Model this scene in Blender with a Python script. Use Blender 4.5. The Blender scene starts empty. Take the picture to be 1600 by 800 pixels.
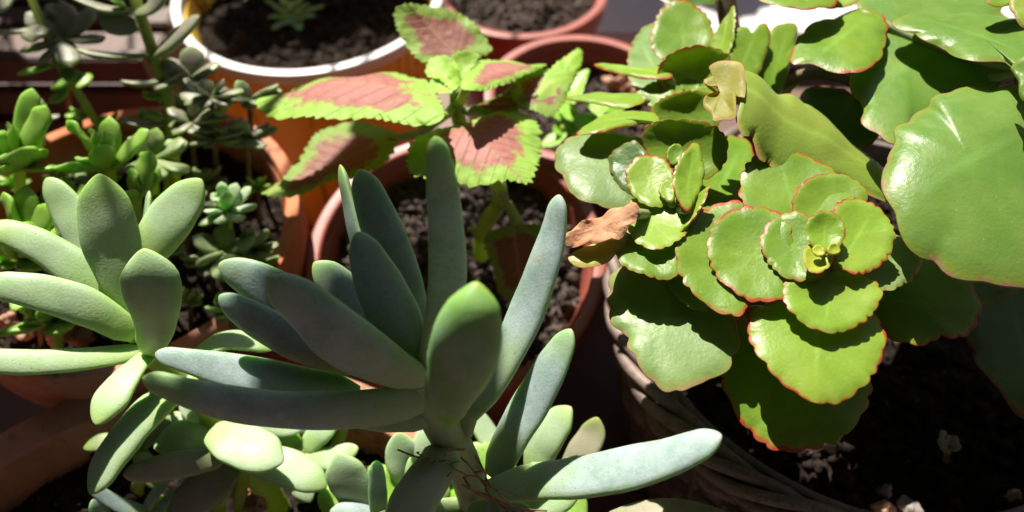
import bpy, bmesh, math, random
import numpy as np
from mathutils import Vector, noise
random.seed(7); np.random.seed(7)
S = 0.01                       # everything below is written in centimetres
scene = bpy.context.scene
COL = scene.collection
# ------------------------------------------------------------------ camera
F_PX = 1244.0; PITCH = 52.0; CAM_Z = 37.0
cp, sp_ = math.cos(math.radians(PITCH)), math.sin(math.radians(PITCH))
RIGHT = np.array([1., 0, 0]); UP = np.array([0, sp_, cp]); BACK = np.array([0, -cp, sp_])
CPOS = np.array([0, 0, CAM_Z])
cam = bpy.data.cameras.new('camera'); camo = bpy.data.objects.new('camera', cam); COL.objects.link(camo)
camo.location = Vector(CPOS) * S; camo.rotation_euler = (math.radians(90 - PITCH), 0, 0)
cam.sensor_width = 36; cam.lens = 36 * F_PX / 1600; cam.clip_start = 0.005; cam.clip_end = 60
cam.dof.use_dof = True; cam.dof.focus_distance = 0.215; cam.dof.aperture_fstop = 8.2
scene.camera = camo
# ------------------------------------------------------------------ light
SUN_EL, SUN_AZ = 50.0, -20.0     # azimuth from +Y towards +X
world = bpy.data.worlds.new('World'); scene.world = world; world.use_nodes = True
wn = world.node_tree; wn.nodes.clear()
sky = wn.nodes.new('ShaderNodeTexSky'); sky.sky_type = 'NISHITA'; sky.sun_disc = False
sky.sun_elevation = math.radians(SUN_EL); sky.sun_rotation = math.radians(SUN_AZ)
bg = wn.nodes.new('ShaderNodeBackground'); bg.inputs['Strength'].default_value = 0.07
wo = wn.nodes.new('ShaderNodeOutputWorld')
wn.links.new(sky.outputs[0], bg.inputs[0]); wn.links.new(bg.outputs[0], wo.inputs[0])
sl = bpy.data.lights.new('sun', 'SUN'); sl.energy = 5.0; sl.angle = math.radians(0.5); sl.color = (1, .94, .83)
so = bpy.data.objects.new('sun', sl); COL.objects.link(so)
e, a = math.radians(SUN_EL), math.radians(SUN_AZ)
SUN = np.array([math.sin(a) * math.cos(e), math.cos(a) * math.cos(e), math.sin(e)])
so.rotation_euler = Vector(SUN).to_track_quat('Z', 'Y').to_euler(); so.location = (0, 1, 2)
scene.view_settings.view_transform = 'Standard'; scene.view_settings.look = 'None'
scene.view_settings.exposure = 1.0; scene.view_settings.gamma = 1
scene.cycles.max_bounces = 8; scene.cycles.transmission_bounces = 5; scene.cycles.caustics_reflective = False
scene.cycles.caustics_refractive = False; scene.cycles.use_denoising = True

# ------------------------------------------------------------------ helpers
def ray(x, y):
    return -BACK + (x - 800) / F_PX * RIGHT + (400 - y) / F_PX * UP
def W(x, y, d): return CPOS + d * ray(x, y)
def cv(n):      # camera-frame direction (right, up, towards viewer) -> world
    v = n[0] * RIGHT + n[1] * UP + n[2] * BACK; return v / np.linalg.norm(v)
def nrm(v): return v / (np.linalg.norm(v) + 1e-12)
def catmull(P, n, closed=False):
    P = np.asarray(P, float); m = len(P); out = []
    if closed: idx = lambda i: i % m; segs = m
    else: idx = lambda i: min(max(i, 0), m - 1); segs = m - 1
    ts = np.linspace(0, segs, n, endpoint=not closed)
    for t in ts:
        i = min(int(t), segs - 1); f = t - i
        p0, p1, p2, p3 = P[idx(i-1)], P[idx(i)], P[idx(i+1)], P[idx(i+2)]
        if not closed:
            if i == 0: p0 = 2 * p1 - p2
            if i == segs - 1: p3 = 2 * p2 - p1
        out.append(.5 * ((2*p1) + (-p0+p2)*f + (2*p0-5*p1+4*p2-p3)*f*f + (-p0+3*p1-3*p2+p3)*f**3))
    return np.array(out)
def mesh_obj(name, V, Fc, mat, parent=None, attrs=None, smooth=True, loc=None):
    V = np.asarray(V, float) * S
    me = bpy.data.meshes.new(name); me.from_pydata([tuple(v) for v in V], [], Fc)
    if smooth: me.polygons.foreach_set('use_smooth', [True] * len(me.polygons))
    for k, a_ in (attrs or {}).items():
        at = me.attributes.new(k, 'FLOAT', 'POINT'); at.data.foreach_set('value', np.asarray(a_, float))
    if mat: me.materials.append(mat)
    me.update()
    o = bpy.data.objects.new(name, me); COL.objects.link(o)
    if parent is not None:
        o.parent = parent; o.matrix_parent_inverse = parent.matrix_basis.inverted()
    return o
def tag(o, label=None, cat=None, group=None, kind=None):
    for k, v in (('label', label), ('category', cat), ('group', group), ('kind', kind)):
        if v: o[k] = v
    return o
def empty(name, p, label, cat, group=None):
    o = bpy.data.objects.new(name, None); COL.objects.link(o); o.location = Vector(p) * S
    o.empty_display_size = .005
    return tag(o, label, cat, group)

# ------------------------------------------------------------------ materials
class NT:
    def __init__(s, name):
        s.m = bpy.data.materials.new(name); s.m.use_nodes = True; s.t = s.m.node_tree; s.t.nodes.clear()
        s.out = s.n('ShaderNodeOutputMaterial')
    def n(s, typ, **kw):
        nd = s.t.nodes.new(typ)
        for k, v in kw.items():
            if hasattr(nd, k) and not k[0].isupper(): setattr(nd, k, v)
        return nd
    def set(s, sock, v):
        if isinstance(v, bpy.types.NodeSocket): s.t.links.new(v, sock)
        else:
            if isinstance(v, (tuple, list)) and len(v) == 3 and sock.type == 'RGBA': v = (*v, 1)
            sock.default_value = v
    def coord(s): return s.n('ShaderNodeTexCoord').outputs['Object']
    def attr(s, name):
        n = s.n('ShaderNodeAttribute'); n.attribute_name = name; return n.outputs['Fac']
    def oattr(s, name):
        n = s.n('ShaderNodeAttribute'); n.attribute_type = 'OBJECT'; n.attribute_name = name; return n.outputs['Fac']
    def rand(s): return s.n('ShaderNodeObjectInfo').outputs['Random']
    def noise(s, scale, detail=3, rough=.55, vec=None, dist=0):
        n = s.n('ShaderNodeTexNoise'); s.set(n.inputs['Vector'], vec or s.coord())
        n.inputs['Scale'].default_value = scale; n.inputs['Detail'].default_value = detail
        n.inputs['Roughness'].default_value = rough; n.inputs['Distortion'].default_value = dist
        return n.outputs['Fac']
    def vor(s, scale, vec=None, feature='F1', out='Distance', rnd=1):
        n = s.n('ShaderNodeTexVoronoi'); n.feature = feature; s.set(n.inputs['Vector'], vec or s.coord())
        n.inputs['Scale'].default_value = scale; n.inputs['Randomness'].default_value = rnd
        return n.outputs[out]
    def map(s, v, a, b, c=0., d=1.):
        n = s.n('ShaderNodeMapRange'); n.clamp = True; n.interpolation_type = 'SMOOTHSTEP'
        for k, x in zip(('Value', 'From Min', 'From Max', 'To Min', 'To Max'), (v, a, b, c, d)): s.set(n.inputs[k], x)
        return n.outputs[0]
    def math(s, op, a, b=0., clamp=False):
        n = s.n('ShaderNodeMath'); n.operation = op; n.use_clamp = clamp; s.set(n.inputs[0], a); s.set(n.inputs[1], b); return n.outputs[0]
    def mix(s, f, a, b, mode='MIX'):
        n = s.n('ShaderNodeMix'); n.data_type = 'RGBA'; n.blend_type = mode
        s.set(n.inputs['Factor'], f); s.set(n.inputs[6], a); s.set(n.inputs[7], b); return n.outputs[2]
    def bump(s, h, strength=.3, dist=.0005, normal=None):
        n = s.n('ShaderNodeBump'); n.inputs['Strength'].default_value = strength; n.inputs['Distance'].default_value = dist
        s.set(n.inputs['Height'], h)
        if normal: s.set(n.inputs['Normal'], normal)
        return n.outputs[0]
    def bsdf(s, color, rough=.5, normal=None, **kw):
        p = s.n('ShaderNodeBsdfPrincipled'); s.set(p.inputs['Base Color'], color); s.set(p.inputs['Roughness'], rough)
        if normal: s.set(p.inputs['Normal'], normal)
        for k, v in kw.items(): s.set(p.inputs[k.replace('_', ' ')], v)
        return p
    def finish(s, sh, trans=None, tf=.3):
        o = sh.outputs[0]
        if trans is not None:
            t = s.n('ShaderNodeBsdfTranslucent'); s.set(t.inputs[0], trans)
            m = s.n('ShaderNodeMixShader'); m.inputs[0].default_value = tf
            s.t.links.new(o, m.inputs[1]); s.t.links.new(t.outputs[0], m.inputs[2]); o = m.outputs[0]
        s.t.links.new(o, s.out.inputs[0]); return s.m

def m_kal(name, inner, outer, edge=(.45, .07, .03), rough=.32, edge0=.955, trans=(.45, .65, .03), tf=.38, bright=1.0):
    t = NT(name); r = t.attr('rad')
    r2 = t.math('ADD', r, t.math('ADD', t.map(t.noise(420, 2), .3, .7, -.018, .018), t.map(t.noise(75, 2), .35, .65, -.03, .022)))
    n1 = t.noise(70, 5)
    c = t.mix(t.map(n1, .35, .65), inner, outer)
    c = t.mix(t.map(r, .0, .25, .35, 0.), c, tuple(min(1, x * 1.5) for x in inner))
    # slightly paler, midrib and faint side veins
    av = t.math('ABSOLUTE', t.attr('lv'))
    lu = t.attr('lu')
    mid = t.math('MULTIPLY', t.map(av, 0., .03, 1., 0.), t.map(r, .2, .85, .45, 0.))
    c = t.mix(mid, c, tuple(min(1, x * 1.5 + .05) for x in inner))
    vs = t.math('SINE', t.math('MULTIPLY', t.math('SUBTRACT', lu, t.math('MULTIPLY', av, .9)), 34.))
    vein = t.map(vs, .75, 1., 0., .07)
    c = t.mix(vein, c, tuple(x * 1.6 + .01 for x in inner))
    # per-leaf drift of tone
    c = t.mix(t.map(t.rand(), 0, 1, 0., .35), c, tuple(x * .75 for x in outer))
    em = t.math('MULTIPLY', t.map(r2, edge0 - .02, edge0 + .035), t.map(t.noise(100, 3), .3, .55, .6, 1.))
    c = t.mix(t.map(r2, edge0 - .1, edge0, 0., .3), c, (.42, .35, .04))
    c = t.mix(em, c, edge)
    spk = t.map(t.vor(520), .035, .085, 1., 0.)
    spk = t.math('MULTIPLY', spk, t.map(t.noise(150, 2), .46, .56))
    c = t.mix(t.math('MULTIPLY', spk, .7), c, (.7, .75, .6))
    rg = t.map(t.noise(260, 4), .3, .75, rough - .02, rough + .2)
    h = t.math('ADD', t.math('ADD', t.noise(900, 3), t.math('MULTIPLY', t.noise(160, 3), 1.2)), t.math('MULTIPLY', vein, -.5))
    b = t.bump(h, .22, .0005)
    p = t.bsdf(c, rg, b, Specular_IOR_Level=.42)
    tc = t.mix(em, t.mix(.5, trans, c), (.6, .12, .03))
    return t.finish(p, tc, tf)

def m_fat(name, basec, outer, tipc, tip0=.955, bloom=(.52, .60, .64), bloomf=.5, rough=.5, sss=.35, brown=(.35, .25, .08)):
    t = NT(name); al = t.attr('along'); up = t.attr('up')
    n = t.noise(55, 4); al2 = t.math('ADD', al, t.map(n, .3, .7, -.08, .08))
    c = t.mix(t.map(al2, .12, .55), basec, outer)
    c = t.mix(t.map(up, -.1, -.7, 0., .55), c, tuple((a_ + b_) * .5 for a_, b_ in zip(basec, (.14, .30, .04))))  # greener underside, colour standing in for sun through the flesh
    # powdery bloom, rubbed off in patches
    bm = t.math('MULTIPLY', t.map(t.noise(110, 7, .75), .36, .62, .5, 1.), t.math('MULTIPLY', t.map(al2, .15, .5, .35, 1.), t.map(up, -.1, -.7, 1., .45)))
    c = t.mix(t.math('MULTIPLY', bm, bloomf), c, bloom)
    c = t.mix(t.map(t.noise(1100, 3), .58, .72, 0., .25), c, tuple(x * .6 for x in outer))
    # small pits and dots
    dots = t.math('MULTIPLY', t.map(t.vor(380), .04, .11, 1., 0.), t.map(t.noise(90, 3), .47, .56))
    c = t.mix(t.math('MULTIPLY', dots, .7), c, (.05, .06, .035))
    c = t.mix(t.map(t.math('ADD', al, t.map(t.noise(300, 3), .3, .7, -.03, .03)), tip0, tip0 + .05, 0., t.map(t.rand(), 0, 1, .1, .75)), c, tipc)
    edge_glow = t.map(t.math('ADD', t.math('ABSOLUTE', t.attr('side')), t.map(t.noise(100, 3), .3, .7, -.1, .1)), .82, 1.02, 0., .4)
    c = t.mix(edge_glow, c, tuple((a_ + b_) * .5 for a_, b_ in zip(basec, (.24, .42, .05))))  # green along the edges imitates the glow of sun passing through
    c = t.mix(t.math('MULTIPLY', t.map(al, .72, .93, 0., .65), t.map(t.rand(), .25, .7)), c, tuple((a_ + b_) * .5 for a_, b_ in zip(basec, (.22, .38, .05))))  # green near the tip, painted as sunlight shining through
    scar = t.math('MULTIPLY', t.map(t.noise(75, 5, .65), .66, .74), t.map(al, .5, .9))
    c = t.mix(t.math('MULTIPLY', scar, .5), c, brown)
    h = t.math('ADD', t.math('MULTIPLY', t.noise(130, 3), .9), t.noise(1500, 3))
    p = t.bsdf(c, t.map(t.noise(130, 4), .3, .7, rough - .1, rough + .14), t.bump(h, .22, .0005), Specular_IOR_Level=.35,
               Subsurface_Weight=sss, Subsurface_Scale=.006)
    p.inputs['Subsurface Radius'].default_value = (.45, 1.0, .12)
    p.subsurface_method = 'RANDOM_WALK'
    return t.finish(p)

def m_coleus(name, dark=0.):
    t = NT(name); r = t.attr('rad'); lu = t.attr('lu'); lv = t.attr('lv'); av = t.math('ABSOLUTE', lv)
    nz = t.noise(160, 5, .6)
    rr = t.math('ADD', r, t.map(nz, .3, .7, -.15, .15))
    ph = t.math('MULTIPLY', t.math('SUBTRACT', lu, t.math('MULTIPLY', av, .75)), 62.)
    vs = t.map(t.math('SINE', ph), .82, 1., 0., 1.)
    rr = t.math('ADD', rr, t.math('MULTIPLY', vs, .015))
    pink = t.mix(t.noise(90, 3), (.42, .13, .12), (.50, .21, .17))
    pink = t.mix(t.map(rr, .3, .75), (.55, .26, .22), pink)
    grn = t.mix(t.noise(220, 4), (.28, .50, .06), (.50, .68, .17))
    zone = t.map(rr, .56, .76)
    c = t.mix(zone, pink, grn)
    if dark: c = t.mix(dark, c, (.08, .05, .02))
    c = t.mix(t.math('MULTIPLY', vs, .22), c, t.mix(zone, (.38, .12, .12), (.62, .75, .25)))
    c = t.mix(t.math('MULTIPLY', t.map(av, 0., .022, 1., 0.), .65), c, (.50, .34, .18))
    h = t.math('ADD', t.math('MULTIPLY', t.vor(330, feature='SMOOTH_F1'), 1.2), t.math('MULTIPLY', vs, -.9))
    h = t.math('ADD', h, t.math('MULTIPLY', t.noise(900, 2), .3))
    p = t.bsdf(c, .55, t.bump(h, .5, .0008), Specular_IOR_Level=.3, Sheen_Weight=.1)
    tc = t.mix(zone, (.6, .16, .10), (.55, .85, .08))
    return t.finish(p, tc, .42)

def m_simple(name, c1, c2, scale=60, rough=.6, bump=.3, bscale=400, trans=None, tf=.3, **kw):
    t = NT(name); c = t.mix(t.map(t.noise(scale, 5), .3, .7), c1, c2)
    return t.finish(t.bsdf(c, rough, t.bump(t.noise(bscale, 5), bump, .0006), **kw), trans, tf)

def m_terracotta(name, c1=(.50, .135, .05), c2=(.62, .20, .085)):
    t = NT(name); c = t.mix(t.map(t.noise(40, 6), .3, .7), c1, c2)
    c = t.mix(t.map(t.noise(24, 5, .65), .50, .68, 0., .7), c, (.50, .33, .25))       # lime bloom
    c = t.mix(t.map(t.noise(60, 6, .7), .54, .68, 0., .8), c, (.12, .05, .028))          # damp dirt
    c = t.mix(t.map(t.vor(700), .05, .12, .6, 0.), c, (.25, .08, .04))
    h = t.math('ADD', t.noise(1300, 4), t.math('MULTIPLY', t.noise(130, 4), 2.))
    return t.finish(t.bsdf(c, .8, t.bump(h, .45, .0006)))

def m_soil(name, lo=(.010, .007, .005), hi=(.045, .03, .023)):
    t = NT(name)
    c = t.mix(t.map(t.noise(260, 6, .7), .32, .7), lo, hi)
    c = t.mix(t.map(t.noise(900, 3), .62, .75, 0., .5), c, (.17, .12, .09))
    c = t.mix(t.map(t.noise(330, 2, .5), .70, .74, 0., .85), c, (.30, .24, .18))
    return t.finish(t.bsdf(c, .92, t.bump(t.noise(1600, 6, .7), .8, .001), Specular_IOR_Level=.2))

M = {}
M['kal'] = m_kal('kalanchoe leaf skin', (.16, .31, .03), (.23, .37, .04))
M['kal_young'] = m_kal('young leaf skin', (.24, .42, .04), (.31, .46, .06), trans=(.6, .8, .03))
M['kal_bud'] = m_kal('tender bud leaf skin', (.40, .52, .05), (.50, .55, .07), edge=(.55, .16, .05), trans=(.8, .9, .06))
M['kal_pale'] = m_kal('pale waxy leaf skin', (.20, .33, .10), (.25, .37, .12), edge=(.38, .28, .14), rough=.36)
M['kal_big'] = m_kal('mature leaf skin', (.15, .30, .05), (.21, .35, .07), edge=(.40, .22, .14), edge0=.978, rough=.30)
M['kal_olive'] = m_kal('sun bleached leaf skin', (.28, .42, .06), (.36, .46, .08), edge=(.48, .26, .10), rough=.42)
M['kal_gold'] = m_kal('golden leaf underside', (.29, .29, .03), (.36, .33, .04), edge=(.50, .30, .12), rough=.5, trans=(.7, .55, .05))
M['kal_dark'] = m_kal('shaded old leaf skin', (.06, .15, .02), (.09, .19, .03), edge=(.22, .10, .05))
M['dry'] = m_simple('withered leaf', (.42, .19, .09), (.66, .38, .22), 140, .75, 1., 500, (.7, .3, .1), .2)
M['yellow'] = m_kal('yellowing leaf', (.46, .48, .08), (.60, .52, .14), edge=(.60, .42, .16), trans=(.8, .75, .1))
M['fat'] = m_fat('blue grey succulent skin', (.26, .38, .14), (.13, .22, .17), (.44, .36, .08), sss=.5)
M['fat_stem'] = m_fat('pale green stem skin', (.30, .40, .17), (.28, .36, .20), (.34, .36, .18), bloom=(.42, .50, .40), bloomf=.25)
M['fat_green'] = m_fat('blue grey skin with painted green glow', (.18, .38, .06), (.13, .30, .06), (.46, .36, .06), bloomf=.3, sss=.5)  # brighter green base imitates light glowing through the front leaf
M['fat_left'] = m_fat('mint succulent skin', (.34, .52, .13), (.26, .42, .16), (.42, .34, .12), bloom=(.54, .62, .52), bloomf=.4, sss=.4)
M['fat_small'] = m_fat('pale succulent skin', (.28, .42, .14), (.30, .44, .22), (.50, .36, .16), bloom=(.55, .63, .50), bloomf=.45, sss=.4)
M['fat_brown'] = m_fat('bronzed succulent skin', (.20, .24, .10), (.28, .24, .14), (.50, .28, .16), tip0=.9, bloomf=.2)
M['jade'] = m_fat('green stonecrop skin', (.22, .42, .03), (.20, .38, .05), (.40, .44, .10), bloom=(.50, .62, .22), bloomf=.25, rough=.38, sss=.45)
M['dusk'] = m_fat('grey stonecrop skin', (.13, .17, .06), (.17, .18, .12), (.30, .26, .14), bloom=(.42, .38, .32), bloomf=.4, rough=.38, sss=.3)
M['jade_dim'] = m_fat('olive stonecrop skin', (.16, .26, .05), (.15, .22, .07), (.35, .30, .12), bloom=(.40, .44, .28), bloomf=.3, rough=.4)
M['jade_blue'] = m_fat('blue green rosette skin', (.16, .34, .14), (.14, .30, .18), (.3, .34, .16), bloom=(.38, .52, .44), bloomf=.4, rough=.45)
M['stem'] = m_simple('fleshy stem', (.19, .24, .10), (.26, .30, .15), 90, .5, .3, 500, Subsurface_Weight=.2, Subsurface_Scale=.003)
M['stem_pale'] = m_simple('pale fleshy stem', (.30, .38, .18), (.38, .44, .25), 90, .5, .3, 500, Subsurface_Weight=.3, Subsurface_Scale=.004)
M['stem_grn'] = m_simple('green stem', (.34, .48, .06), (.42, .52, .12), 90, .45, .3, 500, (.6, .8, .1), .25)
M['stem_brn'] = m_simple('woody stem', (.10, .07, .035), (.17, .12, .06), 120, .7, .6, 500)
M['root'] = m_simple('dry root', (.20, .10, .05), (.32, .17, .09), 300, .7, .4, 900)
M['terra'] = m_terracotta('terracotta')
M['terra_old'] = m_terracotta('weathered terracotta', (.34, .13, .075), (.50, .24, .15))
M['plastic'] = m_simple('brick red plastic', (.27, .062, .045), (.34, .085, .06), 40, .42, .12, 500)
M['white'] = m_simple('white enamel', (.72, .70, .70), (.80, .78, .77), 30, .35, .1, 300)
M['floor'] = m_simple('dark clay floor', (.10, .055, .04), (.17, .09, .065), 12, .6, .3, 400)
M['soil'] = m_soil('dark potting soil')
M['soil_dry'] = m_soil('dry potting soil', (.03, .021, .018), (.15, .115, .10))
M['coleus'] = m_coleus('coleus leaf'); M['coleus_dark'] = m_coleus('dark coleus leaf', .72)
M['coleus_wine'] = m_coleus('wine coloured coleus leaf', .3)
M['coleus_mid'] = m_coleus('bronze coleus leaf', .35)
M['coleus_grn'] = m_simple('green coleus leaf', (.30, .52, .06), (.48, .66, .12), 200, .55, .6, 400, (.5, .85, .08), .4)
M['seed'] = m_simple('seedling leaf', (.30, .55, .06), (.42, .66, .12), 90, .4, .2, 400, (.5, .9, .08), .4)

def m_orange():
    t = NT('orange painted pot wall'); co = t.coord()
    ang = t.attr('ang'); hh = t.attr('hgt')
    c = t.mix(t.map(t.noise(35, 5), .3, .7), (.82, .44, .05), (.88, .60, .09))
    k = t.math('ADD', t.math('MULTIPLY', ang, 30.), t.math('MULTIPLY', t.math('SINE', t.math('MULTIPLY', ang, 9.)), t.math('MULTIPLY', hh, 6.)))
    k = t.math('ADD', k, t.math('MULTIPLY', t.noise(60, 2), 1.5))
    line = t.math('MULTIPLY', t.map(t.math('SINE', k), .86, .98), t.map(t.noise(50, 2), .42, .52))
    c = t.mix(t.math('MULTIPLY', line, .9), c, (.05, .025, .012))
    return t.finish(t.bsdf(c, .4, t.bump(t.noise(300, 3), .1, .0005)))
M['orange'] = m_orange()
def m_wicker(name, c1, c2):
    t = NT(name); al = t.attr('along')
    c = t.mix(t.map(t.noise(45, 4), .3, .7), c1, c2)
    c = t.mix(t.map(t.noise(500, 4), .5, .7, 0., .6), c, tuple(x * .45 for x in c1))
    mp = t.n('ShaderNodeCombineXYZ'); t.set(mp.inputs[0], t.math('MULTIPLY', al, 3.)); t.set(mp.inputs[1], t.math('MULTIPLY', t.attr('up'), 6.))
    fib = t.noise(1.6, 5, .7, mp.outputs[0])
    c = t.mix(t.map(fib, .5, .68, 0., .55), c, tuple(x * .5 for x in c1))
    return t.finish(t.bsdf(c, .55, t.bump(t.math('ADD', fib, t.math('MULTIPLY', t.noise(700, 3), .5)), .5, .0007)))
M['wicker'] = m_wicker('wicker', (.17, .12, .10), (.31, .23, .19))
M['wicker_dark'] = m_wicker('dark wicker', (.09, .06, .055), (.17, .12, .11))
M['slat'] = m_wicker('grey splint', (.15, .125, .12), (.24, .20, .19))
M['crate'] = m_wicker('red brown wood', (.06, .024, .016), (.11, .045, .03))

# ------------------------------------------------------------------ leaf builders
_c = [0]
def flat(parent, out, d, n=(0, .616, .788), mat='kal', cup=.1, sc=14, amp=.03, th=.14, name='leaf', wave=.03, M_=132, tooth=False, label=None, fold=0., petiole=None, pr=.16):
    """A broad leaf: outline traced in the photograph, laid on its own plane in the place, cupped, waved and given thickness."""
    _c[0] += 1; seed = _c[0] * 7.31
    out = np.array(out, float); pc = out.mean(0)
    N = cv(n); P0 = W(pc[0], pc[1], d); rh = nrm(ray(pc[0], pc[1]))
    if -N @ rh < .34: N = nrm(N - rh * (.34 + N @ rh))
    def onto(x, y):
        r = ray(x, y); k = np.dot(P0 - CPOS, N) / np.dot(r, N); return CPOS + k * r
    Q = np.array([onto(*p) for p in out])
    base = Q[0]; tip = Q[np.argmax(np.linalg.norm(Q - base, axis=1))]
    ax = nrm(tip - base); ay = np.cross(N, ax)
    C0 = Q.mean(0)
    q2 = np.stack([(Q - C0) @ ax, (Q - C0) @ ay], 1)
    cur = catmull(q2, 400, closed=True)
    seg = np.linalg.norm(np.roll(cur, -1, 0) - cur, axis=1); cum = np.concatenate([[0], np.cumsum(seg)])
    L = cum[-1]; tt = np.linspace(0, L, M_, endpoint=False)
    cx = np.interp(tt, cum, np.append(cur[:, 0], cur[0, 0])); cy = np.interp(tt, cum, np.append(cur[:, 1], cur[0, 1]))
    R = math.sqrt(abs(np.sum(cx * np.roll(cy, -1) - np.roll(cx, -1) * cy)) / 2 / math.pi)
    f = tt / L
    rng = random.Random(_c[0])
    warp = f + .012 * np.sin(f * 6.283 * 3 + seed) + .008 * np.sin(f * 6.283 * 7 + seed * 2)
    if tooth:
        s_ = (warp * sc) % 1.; bump = np.where(s_ < .62, (s_ / .62) ** .7, (1 - (s_ - .62) / .38) ** .9) - .5
        bump = bump * (1 + .5 * np.sin(f * 97 + seed))
    else:
        s_ = np.abs(np.sin(math.pi * warp * sc)); bump = s_ ** .75 - .62
        bump = bump * (1 + .45 * np.sin(f * 41 + seed))
    fade = np.minimum(1, np.minimum(f, 1 - f) / .07)
    tx = np.roll(cx, -1) - np.roll(cx, 1); ty = np.roll(cy, -1) - np.roll(cy, 1); tl = np.hypot(tx, ty) + 1e-9
    area = np.sum(cx * np.roll(cy, -1) - np.roll(cx, -1) * cy); sg = 1 if area > 0 else -1
    ex = cx + sg * ty / tl * bump * fade * amp * R * 2; ey = cy - sg * tx / tl * bump * fade * amp * R * 2
    rings = [0, .22, .42, .6, .75, .86, .925, .965, .988]
    halflen = max(np.abs(q2[:, 0]).max(), 1e-6)
    V = []; rad = []; lu = []; lv = []
    def height(r, u, v, k):
        ph = 2 * math.pi * k / M_
        h = cup * R * (r * r) - fold * abs(v) + wave * R * r * r * math.sin(3 * ph + seed) + wave * .7 * R * r ** 3 * math.sin(7 * ph + seed * 1.7)
        h += wave * .5 * R * noise.noise(Vector((u / R * 1.3 + seed, v / R * 1.3, 0)))
        return h
    def pt(r, k, side):
        b = 1. if r > .97 else (r / .97) ** (14 if tooth else 5)
        u = (cx[k] * (1 - b) + ex[k] * b) * r; v = (cy[k] * (1 - b) + ey[k] * b) * r
        t_ = side * th * .5 * math.sqrt(max(0, 1 - r ** 10)) * (1 if r < .9 else math.sqrt(max(0, (1 - r) / .1)) * .8 + .0)
        z = height(r, u, v, k) + t_
        V.append(C0 + ax * u + ay * v + N * z); rad.append(r); lu.append(u / halflen / 2); lv.append(v / halflen / 2)
    idx = {}
    for side in (1, -1):
        idx[side, 0] = len(V); pt(0, 0, side)
        for j, r in enumerate(rings[1:], 1):
            idx[side, j] = len(V)
            for k in range(M_): pt(r, k, side)
    edge = len(V)
    for k in range(M_): pt(1., k, 0)
    Fc = []; nr = len(rings) - 1
    for side in (1, -1):
        fl = (lambda *q: q) if side == 1 else (lambda *q: q[::-1])
        for k in range(M_):
            k2 = (k + 1) % M_
            Fc.append(fl(idx[side, 0], idx[side, 1] + k, idx[side, 1] + k2))
            for j in range(1, nr): Fc.append(fl(idx[side, j] + k, idx[side, j+1] + k, idx[side, j+1] + k2, idx[side, j] + k2))
            Fc.append(fl(idx[side, nr] + k, edge + k, edge + k2, idx[side, nr] + k2))
    if sg < 0: Fc = [q[::-1] for q in Fc]
    o = mesh_obj(name, V, Fc, M[mat], parent, dict(rad=rad, lu=lu, lv=lv))
    if label: o['label'] = label
    if petiole is not None:
        b3 = C0 + ax * (ex[0]) + ay * (ey[0]) + N * height(1, cx[0], cy[0], 0)
        inn = b3 + (C0 - b3) * .12 - N * .05
        q = np.array(petiole, float); m_ = (inn + q) / 2 - N * .25
        tube([inn, m_, q], pr, 'stem_grn' if mat in ('coleus',) else 'stem', 'petiole', parent, nseg=8)
    return o

def fat(parent, pts, n=(0, .5, .86), th=.5, mat='fat', name='leaf', flatup=.65, ns=26, nr=18, label=None, keel=.12, groove=0., bend=0.):
    """A fleshy leaf: pts = (x, y, depth, width in photo pixels) from base to tip."""
    _c[0] += 1; seed = _c[0] * 3.7
    P = np.array([W(p[0], p[1], p[2]) for p in pts]); w = np.array([p[3] * p[2] / F_PX for p in pts])
    C = catmull(np.concatenate([P, w[:, None]], 1), 240)
    seg = np.linalg.norm(np.diff(C[:, :3], axis=0), axis=1); cum = np.concatenate([[0], np.cumsum(seg)]); L = cum[-1]
    we = max(w[-1], .05); t0 = max(.5, 1 - we * .85 / L)
    ts = np.concatenate([np.linspace(0, t0, ns - 8, endpoint=False), t0 + (1 - t0) * np.sin(np.linspace(0, math.pi / 2, 9))])
    N0 = cv(n); V = []; al = []; up = []; sd_ = []; Fc = []
    for i, t in enumerate(ts):
        c = np.array([np.interp(t * L, cum, C[:, k]) for k in range(4)])
        e_ = .01; c2 = np.array([np.interp(min(1, t + e_) * L, cum, C[:, k]) for k in range(3)]); c1 = np.array([np.interp(max(0, t - e_) * L, cum, C[:, k]) for k in range(3)])
        T = nrm(c2 - c1); B = nrm(np.cross(T, N0)); Nn = np.cross(B, T)
        ww = c[3] / 2
        if t > t0: ww *= max(0, 1 - ((t - t0) / (1 - t0)) ** 2) ** .6 if t < 1 else .0
        ww = max(ww * min(1, .6 + t * 4.5), .004)
        hh = ww * th * .82 * (1 if t < .8 else 1 + (t - .8) * 1.0)
        ww *= 1 + .022 * math.sin(t * 9 + seed) + .012 * math.sin(t * 23 + seed * 2)
        for k in range(nr):
            a_ = 2 * math.pi * k / nr; ca, sa = math.cos(a_), math.sin(a_)
            x = ww * np.sign(ca) * abs(ca) ** .92
            if sa >= 0: z = hh * flatup * sa ** 1.0 - groove * ww * math.exp(-(ca / .35) ** 2) * math.sin(math.pi * min(1, t * 1.2))
            else: z = hh * sa * (1 + keel * (1 - abs(ca)))
            q = c[:3] + B * x + Nn * z
            q = q + Nn * (noise.noise(Vector((q[0] * 1.1 + seed, q[1] * 1.1, q[2] * 1.1))) * .10 * ww)
            V.append(q); al.append(t); up.append(sa); sd_.append(ca)
    for i in range(len(ts) - 1):
        for k in range(nr):
            k2 = (k + 1) % nr; Fc.append((i * nr + k, i * nr + k2, (i+1) * nr + k2, (i+1) * nr + k))
    Fc.append(tuple(range(nr))[::-1]); Fc.append(tuple((len(ts) - 1) * nr + k for k in range(nr)))
    o = mesh_obj(name, V, Fc, M[mat], parent, dict(along=al, up=up, side=sd_))
    if label: o['label'] = label
    return o

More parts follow.
